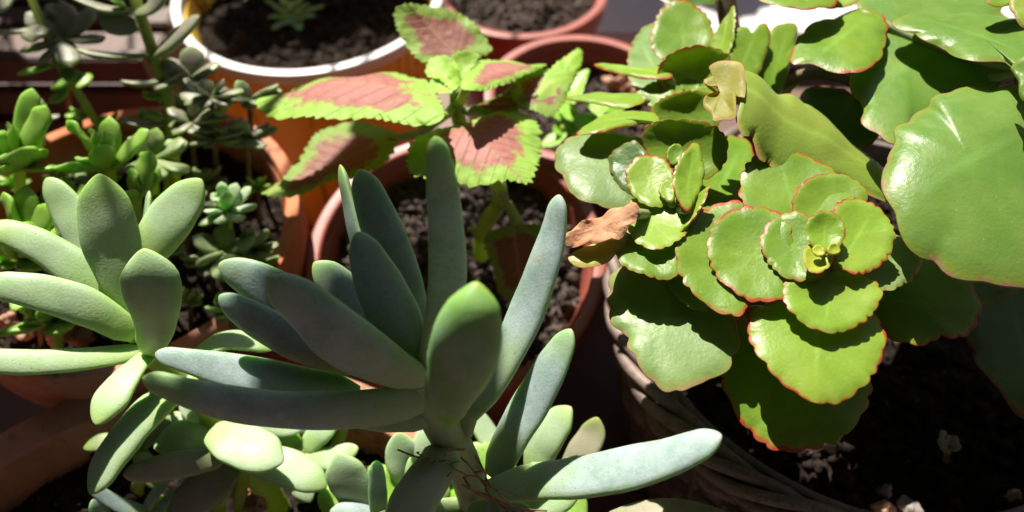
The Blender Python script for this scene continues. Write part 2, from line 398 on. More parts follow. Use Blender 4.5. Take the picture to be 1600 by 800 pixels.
def tube(P, r, mat, name, parent=None, nseg=10, n=24, closed=False, wob=0., flatten=1., up=(0, 0, 1)):
    """P: world points in cm; r: radius or list of radii."""
    P = np.array(P, float); rr = np.full(len(P), r, float) if np.isscalar(r) else np.array(r, float)
    C = catmull(np.concatenate([P, rr[:, None]], 1), n, closed=closed) if len(P) > 2 or closed else np.array([np.append(P[0] * (1-t) + P[1] * t, rr[0] * (1-t) + rr[1] * t) for t in np.linspace(0, 1, n)])
    V = []; al = []; upa = []; Fc = []; m = len(C); ref = np.array(up, float); acc = 0
    _c[0] += 1; sd = _c[0] * 1.37
    for i in range(m):
        a_ = C[(i+1) % m if closed else min(i+1, m-1), :3]; b_ = C[(i-1) % m if closed else max(i-1, 0), :3]
        T = nrm(a_ - b_); B = np.cross(T, ref)
        if np.linalg.norm(B) < .05: B = np.cross(T, np.array([1., .1, 0]))
        B = nrm(B); Nn = np.cross(B, T)
        if i: acc += np.linalg.norm(C[i, :3] - C[i-1, :3])
        for k in range(nseg):
            t = 2 * math.pi * k / nseg; q = C[i, 3] * (1 + wob * noise.noise(Vector((acc * .8, sd, math.sin(t)))))
            V.append(C[i, :3] + B * math.cos(t) * q + Nn * math.sin(t) * q * flatten); al.append(acc); upa.append(math.sin(t))
    for i in range(m if closed else m - 1):
        for k in range(nseg):
            j = (i + 1) % m; k2 = (k+1) % nseg; Fc.append((i*nseg+k, i*nseg+k2, j*nseg+k2, j*nseg+k))
    if not closed: Fc.append(tuple(range(nseg))[::-1]); Fc.append(tuple((m-1)*nseg+k for k in range(nseg)))
    return mesh_obj(name, V, Fc, M[mat] if mat else None, parent, dict(along=al, up=upa))

def lathe(name, prof, c, mat, parent=None, n=128, uneven=.0):
    V = []; Fc = []; ang = []; hg = []; m = len(prof)
    for j in range(n):
        a_ = 2 * math.pi * j / n
        for (r, z) in prof:
            q = 1 + uneven * noise.noise(Vector((math.cos(a_) * 1.5, math.sin(a_) * 1.5, z * .3 + c[0])))
            V.append((c[0] + r * q * math.cos(a_), c[1] + r * q * math.sin(a_), z)); ang.append(a_); hg.append(z / 13)
    for j in range(n):
        j2 = (j+1) % n
        for i in range(m - 1): Fc.append((j*m+i, j2*m+i, j2*m+i+1, j*m+i+1))
    return mesh_obj(name, V, Fc, M[mat], parent, dict(ang=ang, hgt=hg))
def round_prof(pts, k=3):
    """soften the corners of a lathe profile"""
    P = np.array(pts, float); out = [P[0]]
    for i in range(1, len(P) - 1):
        a_, b_, c_ = P[i-1], P[i], P[i+1]; ra = min(.5, .12 / (np.linalg.norm(a_-b_) + 1e-6)); rc = min(.5, .12 / (np.linalg.norm(c_-b_) + 1e-6))
        p, q = b_ + (a_-b_) * ra, b_ + (c_-b_) * rc
        for t in np.linspace(0, 1, k + 1): out.append((1-t)**2 * p + 2*t*(1-t) * b_ + t*t*q)
    out.append(P[-1]); return [tuple(x) for x in out]

def blob_geom(c, r, rng, sub=1):
    bm = bmesh.new(); bmesh.ops.create_icosphere(bm, subdivisions=sub, radius=1)
    sx, sy, sz = [r * rng.uniform(.7, 1.3) for _ in range(3)]; off = rng.uniform(0, 99)
    vs = [];
    for v in bm.verts:
        q = 1 + .75 * noise.noise(v.co * 1.4 + Vector((off, 0, 0))) + .45 * noise.noise(v.co * 3.4 + Vector((off, 5, 0)))
        vs.append((c[0] + v.co.x * sx * q, c[1] + v.co.y * sy * q, c[2] + v.co.z * sz * q))
    fs = [[v.index for v in f.verts] for f in bm.faces]; bm.free(); return vs, fs
def soil(c, r, z, mat, label, n=1100, seed=1, rmax=.30, amp=.5, res=110, fibre=60):
    rng = random.Random(seed); V = []; Fc = []
    g = res
    for i in range(g + 1):
        for j in range(g + 1):
            u, v = i / g * 2 - 1, j / g * 2 - 1
            x, y = u * math.sqrt(1 - v*v/2) * r, v * math.sqrt(1 - u*u/2) * r
            p = Vector((x + c[0], y + c[1], seed * 3.))
            h = amp * (noise.fractal(p * .7, 1., 2., 5) * .7 + .5 * noise.fractal(p * 2.6, .8, 2., 4) * .5 + .35 * noise.noise(p * 7.))
            V.append((c[0] + x, c[1] + y, z + h))
    for i in range(g):
        for j in range(g): a_ = i*(g+1)+j; Fc.append((a_, a_+g+1, a_+g+2, a_+1))
    for k in range(n):
        a_ = rng.uniform(0, 6.283); q = math.sqrt(rng.random()) * (r - .15)
        s_ = rmax * .7 * rng.random() ** 4.5 + .022; x, y = c[0] + q * math.cos(a_), c[1] + q * math.sin(a_)
        p = Vector((x, y, seed * 3.)); h = amp * (noise.fractal(p * .7, 1., 2., 5) * .7 + .5 * noise.fractal(p * 2.6, .8, 2., 4) * .5 + .35 * noise.noise(p * 7.))
        vs, fs = blob_geom((x, y, z + h + s_ * .35), s_, rng, 2 if s_ > .2 else 1); b0 = len(V); V += vs; Fc += [[b0 + t for t in f] for f in fs]
    for k in range(fibre):       # chopped root and bark fibres
        a_ = rng.uniform(0, 6.283); q = math.sqrt(rng.random()) * (r - .5); x, y = c[0] + q * math.cos(a_), c[1] + q * math.sin(a_)
        t = rng.uniform(0, 3.14); l = rng.uniform(.15, .5); w_ = rng.uniform(.02, .05); dx, dy = math.cos(t), math.sin(t); zz = z + amp * .35 + rng.uniform(0, .2); b0 = len(V)
        for s1, s2, s3 in ((-1,-1,0),(1,-1,.1),(1,1,.1),(-1,1,0)):
            V.append((x + dx*l*s1 - dy*w_*s2, y + dy*l*s1 + dx*w_*s2, zz + s3))
        for s1, s2, s3 in ((-1,-1,0),(1,-1,.1),(1,1,.1),(-1,1,0)):
            V.append((x + dx*l*s1 - dy*w_*s2, y + dy*l*s1 + dx*w_*s2, zz + s3 - .05))
        Fc += [(b0, b0+1, b0+2, b0+3), (b0+7, b0+6, b0+5, b0+4), (b0, b0+4, b0+5, b0+1), (b0+1, b0+5, b0+6, b0+2), (b0+2, b0+6, b0+7, b0+3), (b0+3, b0+7, b0+4, b0)]
    o = mesh_obj('soil', V, Fc, M[mat], None); tag(o, label, 'soil', kind='stuff'); return o

# ------------------------------------------------------------------ setting
o = mesh_obj('floor', [(-900, -300, 0), (900, -300, 0), (900, 1500, 0), (-900, 1500, 0)], [(0, 1, 2, 3)], M['floor'], smooth=False); tag(o, kind='structure')

def pot(c, r, ztop, mat, label, cat='plant pot', rim_h=1.8, rim_t=.55, wall=.45, taper=.72, z0=0., uneven=.01, wallmat=None, name='plant_pot', lip=.0, lin=.7):
    t = empty(name, (c[0], c[1], z0), label, cat)
    rb = r * taper; ri = r - wall
    body = [(0, z0 + .02), (rb, z0 + .02), (r - rim_t, ztop - rim_h + .02), (r - rim_t - .05, ztop - .5)]
    body += [(ri - .14, ztop - .5), (ri - .5, ztop - max(rim_h, 2.5)), (rb - wall, z0 + .8), (0, z0 + .8)]
    lathe('body', round_prof(body), c, wallmat or mat, t, uneven=uneven)
    rim = [(r - rim_t + .02, ztop - rim_h), (r - .04, ztop - rim_h + .03), (r, ztop - .05 - lip), (r - .05, ztop), (ri, ztop), (ri - .12, ztop - lin), (ri - .2, ztop - lin - .05), (r - rim_t + .02, ztop - rim_h)]
    lathe('rim', round_prof(rim), c, mat, t, uneven=uneven)
    return t
FP, LP, CP, WP, R1, R2, BK = (-9.8, 2.9), (-15.3, 20.2), (-2.25, 21.7), (-10.5, 36.4), (.6, 40.8), (3.2, 28.6), (13.4, 17.2)
pot(FP, 12.0, 11.7, 'terra_old', 'weathered terracotta pot in the foreground with a thick rounded rim', rim_h=2.6, rim_t=.8, wall=1.3, uneven=.012)
pot(LP, 6.9, 13.2, 'terra', 'orange terracotta pot on the left with stonecrop growing in it', rim_h=2.6, rim_t=.5, wall=.55, uneven=.015)
cpot = pot(CP, 6.15, 11.0, 'plastic', 'brick red plastic pot in the middle holding the coleus', rim_h=1.5, rim_t=.35, wall=.55)
pot(WP, 7.0, 13.0, 'white', 'orange patterned pot with a white rim at the top', rim_h=.7, rim_t=.3, wall=.5, wallmat='orange', taper=.78, lin=2.6)
pot(R1, 5.0, 10.3, 'plastic', 'small brick red plastic pot with dry soil at the top edge', rim_h=1.2, rim_t=.3, wall=.5)
pot(R2, 4.5, 12.6, 'plastic', 'brick red plastic pot with seedlings behind the coleus', rim_h=.9, rim_t=.3, wall=.5)
soil(FP, 10.6, 10.0, 'soil', 'dark soil in the foreground terracotta pot', 3600, 1, res=140)
soil(LP, 6.2, 11.4, 'soil', 'dark soil in the left terracotta pot', 1680, 2)
csoil = soil(CP, 5.5, 9.4, 'soil_dry', 'greyish crumbly soil in the coleus pot', 4560, 3, rmax=.32, amp=.55)
from mathutils import Matrix
TILT = Matrix.Translation(Vector((CP[0], CP[1], 0.5)) * S) @ Matrix.Rotation(math.radians(8), 4, 'X') @ Matrix.Translation(-Vector((CP[0], CP[1], 0)) * S)
cpot.rotation_euler = (math.radians(8), 0, 0); cpot.location.z = .005; csoil.matrix_world = TILT
soil(WP, 6.35, 11.0, 'soil', 'dark fine soil in the pot with the white rim', 1680, 4)
soil(R1, 4.4, 9.2, 'soil_dry', 'dry grey soil in the small pot at the top edge', 2160, 5)
soil(R2, 3.9, 10.9, 'soil_dry', 'soil in the seedling pot', 960, 6)
soil(BK, 8.4, 10.8, 'soil', 'dark soil in the wicker basket', 3600, 7, rmax=.4)

# wicker basket ------------------------------------------------------
def box(name, p0, p1, mat, parent, bev=.12):
    bm = bmesh.new(); bmesh.ops.create_cube(bm, size=1)
    for v in bm.verts: v.co = Vector([(p0[i] + p1[i]) / 2 + v.co[i] * (p1[i] - p0[i]) for i in range(3)])
    bmesh.ops.bevel(bm, geom=bm.edges[:], offset=bev, segments=2, affect='EDGES')
    V = [tuple(v.co) for v in bm.verts]; Fc = [[v.index for v in f.verts] for f in bm.faces]; bm.free()
    return mesh_obj(name, V, Fc, M[mat], parent, dict(along=[v[0] * .6 for v in V], up=[v[2] * .4 + v[1] * .3 for v in V]), smooth=False)
wl = m_simple('sky blocking wall', (.19, .20, .22), (.24, .25, .28), 3, .9, .4, 60); M['wall'] = wl
def sky_blocker(name, p0, p1, label, cat):  # unseen walls and overhead slab, added to hold back sky light
    bm = bmesh.new(); bmesh.ops.create_cube(bm, size=1)
    V = [tuple((p0[i] + p1[i]) / 2 + v.co[i] * (p1[i] - p0[i]) for i in range(3)) for v in bm.verts]; Fc = [[v.index for v in f.verts] for f in bm.faces]; bm.free()
    o = mesh_obj(name, V, Fc, M['wall'], None, smooth=False); tag(o, kind='structure'); return o
sky_blocker('wall', (-200, -75, .2), (260, -63, 240), 0, 0)
sky_blocker('wall', (120, -62.8, .2), (132, 260, 240), 0, 0)
sky_blocker('sky_block_ceiling', (-190, -74, 240.3), (260, 110, 252), 0, 0)
sky_blocker('wall', (-132, -62.8, .2), (-120, 260, 240), 0, 0)
sky_blocker('wall', (-190, 262, .2), (260, 274, 190), 0, 0)
M['ledge'] = m_simple('white painted ledge', (.66, .62, .64), (.76, .72, .73), 12, .5, .2, 400)
o = box('white_ledge', (-6.5, 46, .02), (60, 90, 3.0), 'ledge', None, .3); tag(o, 'smooth white painted ledge behind the small red pot and the kalanchoe', 'ledge')

bk = empty('wicker_basket', (BK[0], BK[1], 0), 'round brown wicker basket holding the scalloped green plants', 'basket')
def ringpts(r, z, f=None, n=96, a0=0, a1=360):
    out = []
    for i in range(n):
        t = math.radians(a0 + (a1 - a0) * i / (n if a1 - a0 == 360 else n - 1)); dr, dz = f(t) if f else (0, 0)
        out.append((BK[0] + (r + dr) * math.cos(t), BK[1] + (r + dr) * math.sin(t), z + dz))
    return out
RB = 9.3; ZB = 12.7
for k in range(5):                       # thick twisted rim canes
    ph = k * math.pi * 2 / 5
    tube(ringpts(RB, ZB - .45, lambda t, ph=ph: (.42 * math.cos(7 * t + ph), .42 * math.sin(7 * t + ph)), 150), .23, 'wicker', 'rim_cane', bk, 10, 420, True, .25)
for k in range(19):                      # woven rows
    z = ZB - 1.35 - k * .57; r = RB - .0 - k * .11
    tube(ringpts(r, z, lambda t, k=k: (.17 * math.sin(22 * t + math.pi * k), .06 * math.sin(7 * t + k * 1.7)), 176), .2 + .035 * (k % 3), ('wicker_dark', 'wicker')[k % 3 == 1], 'weave_strand', bk, 7, 360, True, .4, flatten=1.15)
for k in range(44):                      # stakes
    t = 2 * math.pi * k / 44; c_, s_ = math.cos(t), math.sin(t)
    tube([(BK[0] + (RB + .02) * c_, BK[1] + (RB + .02) * s_, ZB - .7), (BK[0] + (RB - .75) * c_, BK[1] + (RB - .75) * s_, 6), (BK[0] + (RB - 2.0) * c_, BK[1] + (RB - 2) * s_, .1)], .2, 'wicker_dark', 'stake', bk, 6, 10)
lathe('liner', round_prof([(RB - 2.9, .6), (RB - 1.0, ZB - 3), (RB - .55, ZB - .15), (RB - .85, ZB - .1), (RB - 1.2, ZB - 3), (RB - 3.1, .9)]), BK, 'slat', bk, uneven=.02)
lathe('bottom', [(0, .3), (RB - 2.2, .3), (RB - 2.2, .7), (0, .7)], BK, 'wicker_dark', bk, n=48)

# wooden trough behind the left pot ----------------------------------
tr = empty('wooden_crate', (-30, 40, 0), 'blurred red brown slatted crate in the top left corner', 'crate')
for i in range(5):
    box('slat', (-58, 33.5 + .1 * i, .3 + i * 2.1), (-19.6, 34.4 + .1 * i, 2.0 + i * 2.1), 'crate', tr)
for i in range(9):
    box('slat', (-58, 35.6 + i * 2.3, 8.9 + .15 * (i % 2)), (-19.4, 37.3 + i * 2.3, 9.6 + .15 * (i % 2)), 'crate', tr)
for x in (-55, -38, -21.5): box('post', (x, 34.6, .1), (x + 1.4, 56, 8.8), 'crate', tr)

# ------------------------------------------------------------------ main blue-grey succulent
G = 'fleshy rosette succulents in the foreground pot'
mp = empty('succulent', W(760, 830, 25.2), 'large blue grey succulent with long finger leaves in the centre foreground', 'succulent')
def MF(pts, **k): return fat(mp, pts, **k)
C0 = (655, 598, 20.2)
MF([(668, 590, 20.2, 46), (688, 520, 19.4, 58), (699, 440, 18.8, 60), (697, 360, 18.2, 58), (690, 285, 17.7, 50), (680, 213, 17.2, 32)], n=(.25, -.25, .9), th=.8, mat='fat')
MF([(628, 560, 21.6, 40), (600, 500, 21.9, 56), (572, 420, 22.0, 58), (548, 340, 22.0, 52), (531, 257, 22.0, 34)], n=(-.85, .6, .35), th=.42, mat='fat')
MF([(650, 570, 20.8, 50), (638, 490, 20.7, 66), (612, 400, 20.6, 74), (584, 325, 20.4, 62), (561, 265, 20.2, 36)], n=(-.15, -.2, .95), th=.6, mat='fat')
MF([(645, 585, 20.1, 52), (622, 510, 19.7, 84), (590, 440, 19.4, 78), (558, 362, 19.1, 42)], n=(-.1, -.25, .95), th=.6, mat='fat')
MF([(620, 560, 21.5, 50), (572, 500, 21.6, 70), (532, 450, 21.7, 60), (490, 410, 21.7, 34)], n=(-.1, .15, .95), th=.6, mat='fat')
MF([(662, 600, 20.0, 56), (560, 548, 19.0, 100), (492, 492, 18.6, 96), (445, 455, 18.4, 72), (415, 434, 18.3, 44)], n=(-.2, -.35, .9), th=.62, mat='fat')
MF([(560, 535, 20.9, 60), (480, 490, 20.8, 84), (410, 445, 20.7, 66), (342, 412, 20.6, 36)], n=(-.2, .1, .95), th=.55, mat='fat')
MF([(570, 570, 20.5, 60), (470, 535, 20.2, 68), (400, 500, 20.1, 60), (342, 462, 20.0, 34)], n=(-.1, -.25, .9), th=.6, mat='fat')
MF([(560, 618, 20.6, 50), (430, 594, 20.5, 62), (330, 572, 20.4, 48), (242, 552, 20.3, 26)], n=(0, .35, .9), th=.5, mat='fat')
MF([(678, 622, 20.3, 52), (560, 640, 19.7, 64), (430, 640, 19.3, 64), (320, 622, 19.0, 56), (222, 590, 18.8, 32)], n=(-.1, -.25, .95), th=.75, mat='fat')
MF([(668, 655, 20.4, 46), (590, 655, 20.6, 44), (520, 645, 20.8, 30), (440, 630, 21, 16)], n=(-.1, -.3, .9), th=.7, mat='fat')
MF([(690, 652, 19.2, 48), (700, 615, 17.8, 84), (724, 550, 16.6, 114), (738, 490, 16.1, 92), (745, 440, 15.9, 46)], n=(.0, .36, .93), th=.8, mat='fat_green', flatup=.95)
MF([(735, 650, 20.3, 50), (768, 590, 20.4, 62), (808, 520, 20.4, 64), (840, 440, 20.3, 64), (862, 370, 20.2, 50), (874, 304, 20.1, 30)], n=(-.55, .25, .8), th=.62, mat='fat')
MF([(768, 745, 22.6, 50), (800, 680, 22.6, 66), (838, 615, 22.5, 66), (868, 560, 22.4, 54), (893, 514, 22.3, 32)], n=(-.45, .45, .8), th=.6, mat='fat')
MF([(760, 762, 22.2, 52), (850, 750, 21.3, 70), (950, 738, 20.2, 84), (1050, 712, 19.4, 70), (1128, 680, 18.9, 40)], n=(-.05, .75, .65), th=.6, mat='fat', flatup=.7)
MF([(700, 700, 21.2, 66), (660, 760, 20.4, 74), (610, 840, 19.6, 80)], n=(-.3, .35, .9), th=.8, mat='fat_stem', name='offshoot_stem')
tube([W(655, 590, 20.3), W(682, 650, 20.9), (W(725, 730, 22.6)), W(765, 850, 25.2), W(765, 850, 25.2) - np.array([0, 0, 2.])], [.42, .48, .5, .55, .55], 'stem_pale', 'stem', mp, 14, 40, wob=.1)
MF([(745, 790, 23.9, 40), (700, 800, 23.4, 46), (640, 806, 23.0, 42), (560, 830, 23, 34)], n=(0, .5, .8), th=.7, mat='fat_stem')
MF([(760, 800, 23.0, 44), (830, 800, 22.8, 46), (905, 768, 22.6, 34)], n=(0, .5, .8), th=.6, mat='fat_left')
MF([(735, 640, 20.9, 30), (722, 680, 21.5, 30), (712, 710, 22.0, 24)], n=(0, .2, .9), th=.8, mat='fat_stem')
MF([(740, 640, 21.4, 40), (775, 560, 22.0, 36), (812, 520, 22.4, 28), (838, 520, 22.6, 18)], n=(-.2, .2, .9), th=.6, mat='jade')
MF([(730, 806, 22.6, 36), (780, 800, 22.2, 44), (840, 812, 22.0, 36)], n=(-.0, .5, .9), th=.6)
rr_ = random.Random(5)
for k in range(11):
    x0, y0 = rr_.uniform(690, 745), rr_.uniform(700, 760); pts = []
    x, y = x0, y0; dx, dy = rr_.uniform(-14, 22), rr_.uniform(-4, 24)
    for s_ in range(6):
        pts.append(W(x, y, 20.4 + rr_.uniform(-.25, .35))); x += dx; y += dy; dx += rr_.uniform(-16, 14); dy += rr_.uniform(-9, 12)
    tube(pts, rr_.uniform(.018, .04), 'root', 'aerial_root', mp, 5, 22)

# ------------------------------------------------------------------ left mint succulent
lp_ = empty('succulent', W(430, 760, 26.5), 'mint green succulent with paddle leaves on the left of the foreground pot', 'succulent')
def LF(pts, **k): k.setdefault('mat', 'fat_left'); return fat(lp_, pts, **k)
LF([(212, 535, 23.3, 30), (196, 465, 23.1, 56), (176, 390, 22.9, 88), (164, 330, 22.7, 84), (155, 271, 22.5, 46)], n=(.1, .0, 1), th=.5)
LF([(205, 490, 24.0, 26), (150, 400, 24.4, 62), (110, 335, 24.6, 58), (72, 278, 24.7, 32)], n=(-.3, .5, .8), th=.45)
LF([(195, 480, 24.4, 26), (150, 420, 24.8, 44), (88, 338, 25.2, 24)], n=(-.5, .75, .4), th=.4)
LF([(205, 500, 23.4, 36), (130, 430, 23.2, 58), (60, 382, 23.0, 52), (-20, 352, 22.8, 40)], n=(-.1, .5, .85), th=.6)
LF([(212, 525, 22.9, 38), (140, 482, 22.4, 60), (60, 456, 22.0, 56), (-30, 442, 21.7, 44)], n=(-.1, .35, .9), th=.6)
LF([(228, 552, 22.6, 38), (240, 505, 21.7, 70), (236, 445, 21.0, 94), (225, 388, 20.7, 64)], n=(.1, .05, 1), th=.5, flatup=.8)
LF([(212, 420, 23.8, 40), (240, 380, 23.9, 66), (275, 330, 23.9, 74), (315, 280, 23.9, 44)], n=(.25, .45, .85), th=.5)
LF([(215, 430, 24.4, 24), (226, 360, 24.8, 32), (233, 298, 25, 20)], n=(-.7, .6, .5), th=.5)
LF([(222, 548, 23.0, 32), (140, 560, 22.4, 38), (50, 566, 21.8, 44), (-40, 562, 21.3, 40)], n=(0, .5, .85), th=.6)
LF([(240, 545, 22.9, 28), (205, 580, 22.2, 44), (172, 625, 21.6, 64), (150, 664, 21.2, 54)], n=(-.2, .5, .9), th=.5)
LF([(305, 585, 23.9, 40), (235, 640, 23.4, 62), (180, 705, 23.0, 66), (140, 772, 22.7, 44)], n=(-.3, .45, .85), th=.55)
LF([(300, 560, 24.6, 34), (350, 532, 25, 46), (400, 535, 25.3, 40), (428, 545, 25.4, 26)], n=(-.1, .8, .55), th=.5)
LF([(215, 500, 24.1, 40), (150, 480, 24.7, 40), (90, 450, 25.2, 34)], n=(-.2, .8, .5), th=.5)
tube([W(222, 545, 23.2), W(300, 610, 24.2), W(350, 680, 25.4), W(420, 770, 26.6), W(420, 770, 26.6) - np.array([0, 0, 2.5])], [.3, .34, .36, .4, .4], 'stem_grn', 'stem', lp_, 12, 30)

# small succulents at the bottom of the foreground pot ---------------
def cluster(p, label, items, stemto, group=None, mat='fat_small', sr=.22):
    t = empty('succulent', W(*stemto), label, 'succulent', group)
    for it in items:
        kw = dict(mat=mat); pts, ex = it if isinstance(it, tuple) else (it, {}); kw.update(ex); fat(t, pts, **kw)
    b = W(*stemto); h = W(*p)
    tube([h, (h + b) / 2 + np.array([.2, .1, 0]), b, b - np.array([0, 0, 2.2])], sr, 'stem_grn', 'stem', t, 10, 16)
    return t
cluster((360, 690, 24.5), 'small pale succulent with plump leaves below the long finger leaf', [
    ([(330, 690, 24.6, 30), (290, 682, 24.3, 58), (240, 700, 24.1, 50)], dict(n=(0, .6, .8), th=.6, mat='fat_left')),
    ([(335, 668, 24.2, 50), (370, 690, 23.6, 78), (415, 712, 23.2, 74), (443, 722, 23.1, 50)], dict(n=(.1, .75, .65), th=.5)),
    ([(370, 712, 24.6, 40), (430, 725, 24.5, 60), (470, 740, 24.4, 58), (510, 762, 24.3, 36)], dict(n=(.1, .6, .8), th=.6)),
    ([(350, 712, 24.2, 34), (270, 728, 23.6, 44), (192, 742, 23.2, 26)], dict(n=(0, .2, .9), th=.6, mat='fat_brown')),
    ([(370, 715, 24.6, 44), (320, 765, 24.4, 64), (260, 815, 24.3, 50)], dict(n=(.2, .3, .9), th=.5, mat='dusk')),
    ([(340, 670, 24.8, 24), (400, 660, 25.1, 40), (470, 672, 25.3, 30)], dict(n=(.1, .6, .8), th=.6)),
    ([(300, 690, 25.0, 18), (285, 660, 25.3, 22), (268, 645, 25.5, 16)], dict(n=(-.2, .6, .8), th=.6)),
    ([(345, 680, 24.9, 16), (290, 640, 25.3, 18), (300, 600, 25.5, 16)], dict(n=(-.2, .6, .8), th=.7)),
], (375, 790, 26.4))
cluster((470, 700, 26.2), 'shaded plump leaves between the pale pair and the upright oval leaves', [
    ([(470, 705, 26.3, 26), (440, 680, 26.4, 44), (420, 650, 26.5, 30)], dict(n=(-.1, .6, .8), mat='jade')),
    ([(475, 705, 26.2, 26), (500, 675, 26.1, 44), (530, 655, 26.0, 28)], dict(n=(.1, .6, .8), mat='fat_left')),
    ([(480, 712, 26.1, 26), (520, 715, 25.8, 40), (560, 700, 25.6, 26)], dict(n=(.1, .6, .8))),
    ([(468, 715, 26.1, 26), (470, 750, 25.7, 42), (485, 785, 25.5, 28)], dict(n=(.1, .6, .8), mat='fat_left')),
    ([(475, 710, 26.1, 22), (510, 745, 25.7, 36), (535, 775, 25.5, 24)], dict(n=(.1, .6, .8), mat='jade')),
], (470, 770, 27.4))
cluster((215, 690, 26.2), 'dim small leaves behind the drooping leaf on the foreground pot soil', [
    ([(215, 700, 26.3, 22), (250, 670, 26.2, 34), (285, 655, 26.1, 22)], dict(n=(.1, .6, .8), mat='jade_dim')),
    ([(215, 705, 26.2, 22), (235, 735, 25.9, 34), (250, 765, 25.8, 24)], dict(n=(.1, .6, .8), mat='jade_dim')),
    ([(205, 705, 26.2, 22), (165, 690, 26, 30), (130, 700, 25.9, 20)], dict(n=(-.1, .6, .8), mat='jade_dim')),
], (215, 770, 27.6))
cluster((330, 770, 25.8), 'mint leaves low between the dark leaf and the red stones', [
    ([(335, 790, 25.9, 22), (310, 770, 25.6, 34), (285, 745, 25.5, 24)], dict(n=(-.1, .6, .8), mat='fat')),
    ([(340, 790, 25.9, 22), (350, 760, 25.6, 32), (358, 735, 25.5, 22)], dict(n=(.1, .6, .8), mat='fat_left')),
    ([(330, 800, 25.9, 22), (300, 800, 25.5, 32), (270, 790, 25.4, 22)], dict(n=(.1, .6, .8), mat='fat')),
], (335, 830, 26.8))
cluster((700, 735, 24.6), 'pale stubby leaves crowding the foot of the main stem', [
    ([(700, 760, 24.8, 26), (720, 725, 24.6, 44), (745, 700, 24.4, 28)], dict(n=(.1, .6, .8))),
    ([(700, 770, 24.6, 26), (740, 760, 24.3, 40), (775, 750, 24.2, 26)], dict(n=(.1, .6, .8), mat='jade')),
    ([(700, 775, 24.4, 26), (660, 745, 24.1, 44), (640, 715, 24.0, 28)], dict(n=(-.1, .6, .8))),
], (700, 820, 26.0))
cluster((245, 780, 25.2), 'tiny bluish succulent low in the bottom left of the foreground pot', [
    ([(225, 800, 25, 16), (240, 775, 24.8, 20), (262, 752, 24.6, 14)], dict(mat='fat')), ([(250, 810, 25, 20), (190, 790, 24.6, 24), (140, 760, 24.3, 18)], dict(mat='fat')),
    ([(240, 800, 25, 20), (270, 780, 24.8, 26), (300, 770, 24.6, 18)], dict(mat='fat')), ([(170, 850, 25, 20), (160, 810, 24.8, 30), (145, 780, 24.6, 18)], dict(mat='fat')),
], (240, 840, 26))
cluster((585, 790, 24.3), 'pale upright oval leaved succulent left of the main stem', [
    ([(560, 810, 24.4, 40), (552, 770, 24.1, 66), (538, 735, 23.9, 62), (527, 708, 23.8, 40)], dict(n=(-.2, .5, .85), th=.5)),
    ([(592, 810, 23.9, 26), (590, 765, 23.5, 30), (588, 720, 23.2, 22)], dict(n=(0, .2, 1), th=.8, mat='fat')),
    ([(610, 800, 24.4, 40), (575, 800, 24.0, 40), (515, 800, 23.8, 30)], dict(n=(0, .5, .8), mat='fat')),
    ([(570, 810, 24.6, 26), (520, 790, 24.8, 36), (505, 760, 24.9, 24)], dict(n=(-.1, .5, .85), mat='jade')),
    ([(610, 790, 24.8, 26), (620, 750, 25.0, 42), (618, 715, 25.1, 26)], dict(n=(-.1, .5, .85), mat='jade')),
], (585, 850, 25.6))
cluster((640, 740, 25.2), 'pale plump leaved succulent directly behind the main stem', [
    ([(650, 760, 25.2, 40), (632, 720, 24.9, 58), (622, 675, 24.7, 44)], dict(n=(-.1, .7, .7), th=.5)),
    ([(660, 760, 24.9, 44), (668, 700, 24.6, 62), (690, 650, 24.4, 40)], dict(n=(-.3, .6, .8), th=.5)),
    ([(650, 770, 25.4, 24), (600, 745, 25.6, 34), (575, 730, 25.8, 24)], dict(n=(-.1, .5, .85), th=.6, mat='jade')),
    ([(660, 770, 24.9, 34), (640, 780, 24.6, 40), (600, 830, 24.4, 34)], dict(n=(-.1, .5, .85), th=.6)),
], (655, 830, 26.2))
cluster((860, 760, 25.4), 'bright green edged succulent in the gap right of the main stem', [
    ([(835, 745, 25.2, 40), (845, 700, 25.0, 58), (872, 660, 24.8, 54), (893, 636, 24.7, 34)], dict(n=(-.3, .6, .8), th=.5)),
    ([(880, 760, 25.8, 36), (905, 715, 25.6, 56), (925, 680, 25.5, 46), (934, 652, 25.4, 30)], dict(n=(-.2, .7, .7), th=.5, mat='fat_brown')),
    ([(800, 745, 25.6, 30), (775, 700, 25.7, 48), (750, 660, 25.8, 42), (732, 635, 25.9, 26)], dict(n=(.4, .75, .6), th=.5)),
    ([(800, 740, 25.3, 34), (765, 722, 25.3, 56), (722, 700, 25.4, 40)], dict(n=(.1, .2, .9), th=.5, mat='jade')),
    ([(850, 775, 25.0, 30), (838, 745, 24.8, 38), (832, 722, 24.7, 26)], dict(n=(0, .3, 1), th=.7, mat='fat')),
    ([(812, 770, 25.2, 26), (800, 745, 25.0, 30), (790, 722, 25, 20)], dict(n=(0, .5, 1), th=.7, mat='fat_left')),
    ([(870, 770, 25.2, 22), (880, 745, 25.2, 28), (905, 712, 25.2, 18)], dict(n=(0, .5, 1), th=.7, mat='fat_brown')),
], (850, 820, 26.4))
cluster((900, 830, 24.0), 'pinkish grey leaf tip at the bottom edge right of centre', [
    ([(880, 850, 23.6, 40), (980, 815, 22.8, 60), (1060, 805, 22.2, 60), (1150, 818, 21.8, 34)], dict(n=(0, .75, .65), th=.5, mat='fat_brown')),
    ([(880, 850, 24.0, 30), (850, 800, 24.2, 36), (880, 770, 24.4, 30)], dict(n=(0, .5, .85), th=.6, mat='fat_left')),
    ([(890, 860, 24.4, 30), (900, 800, 24.8, 36), (905, 765, 25.0, 26)], dict(n=(0, .5, .85), th=.6, mat='jade')),
], (890, 900, 25.0))
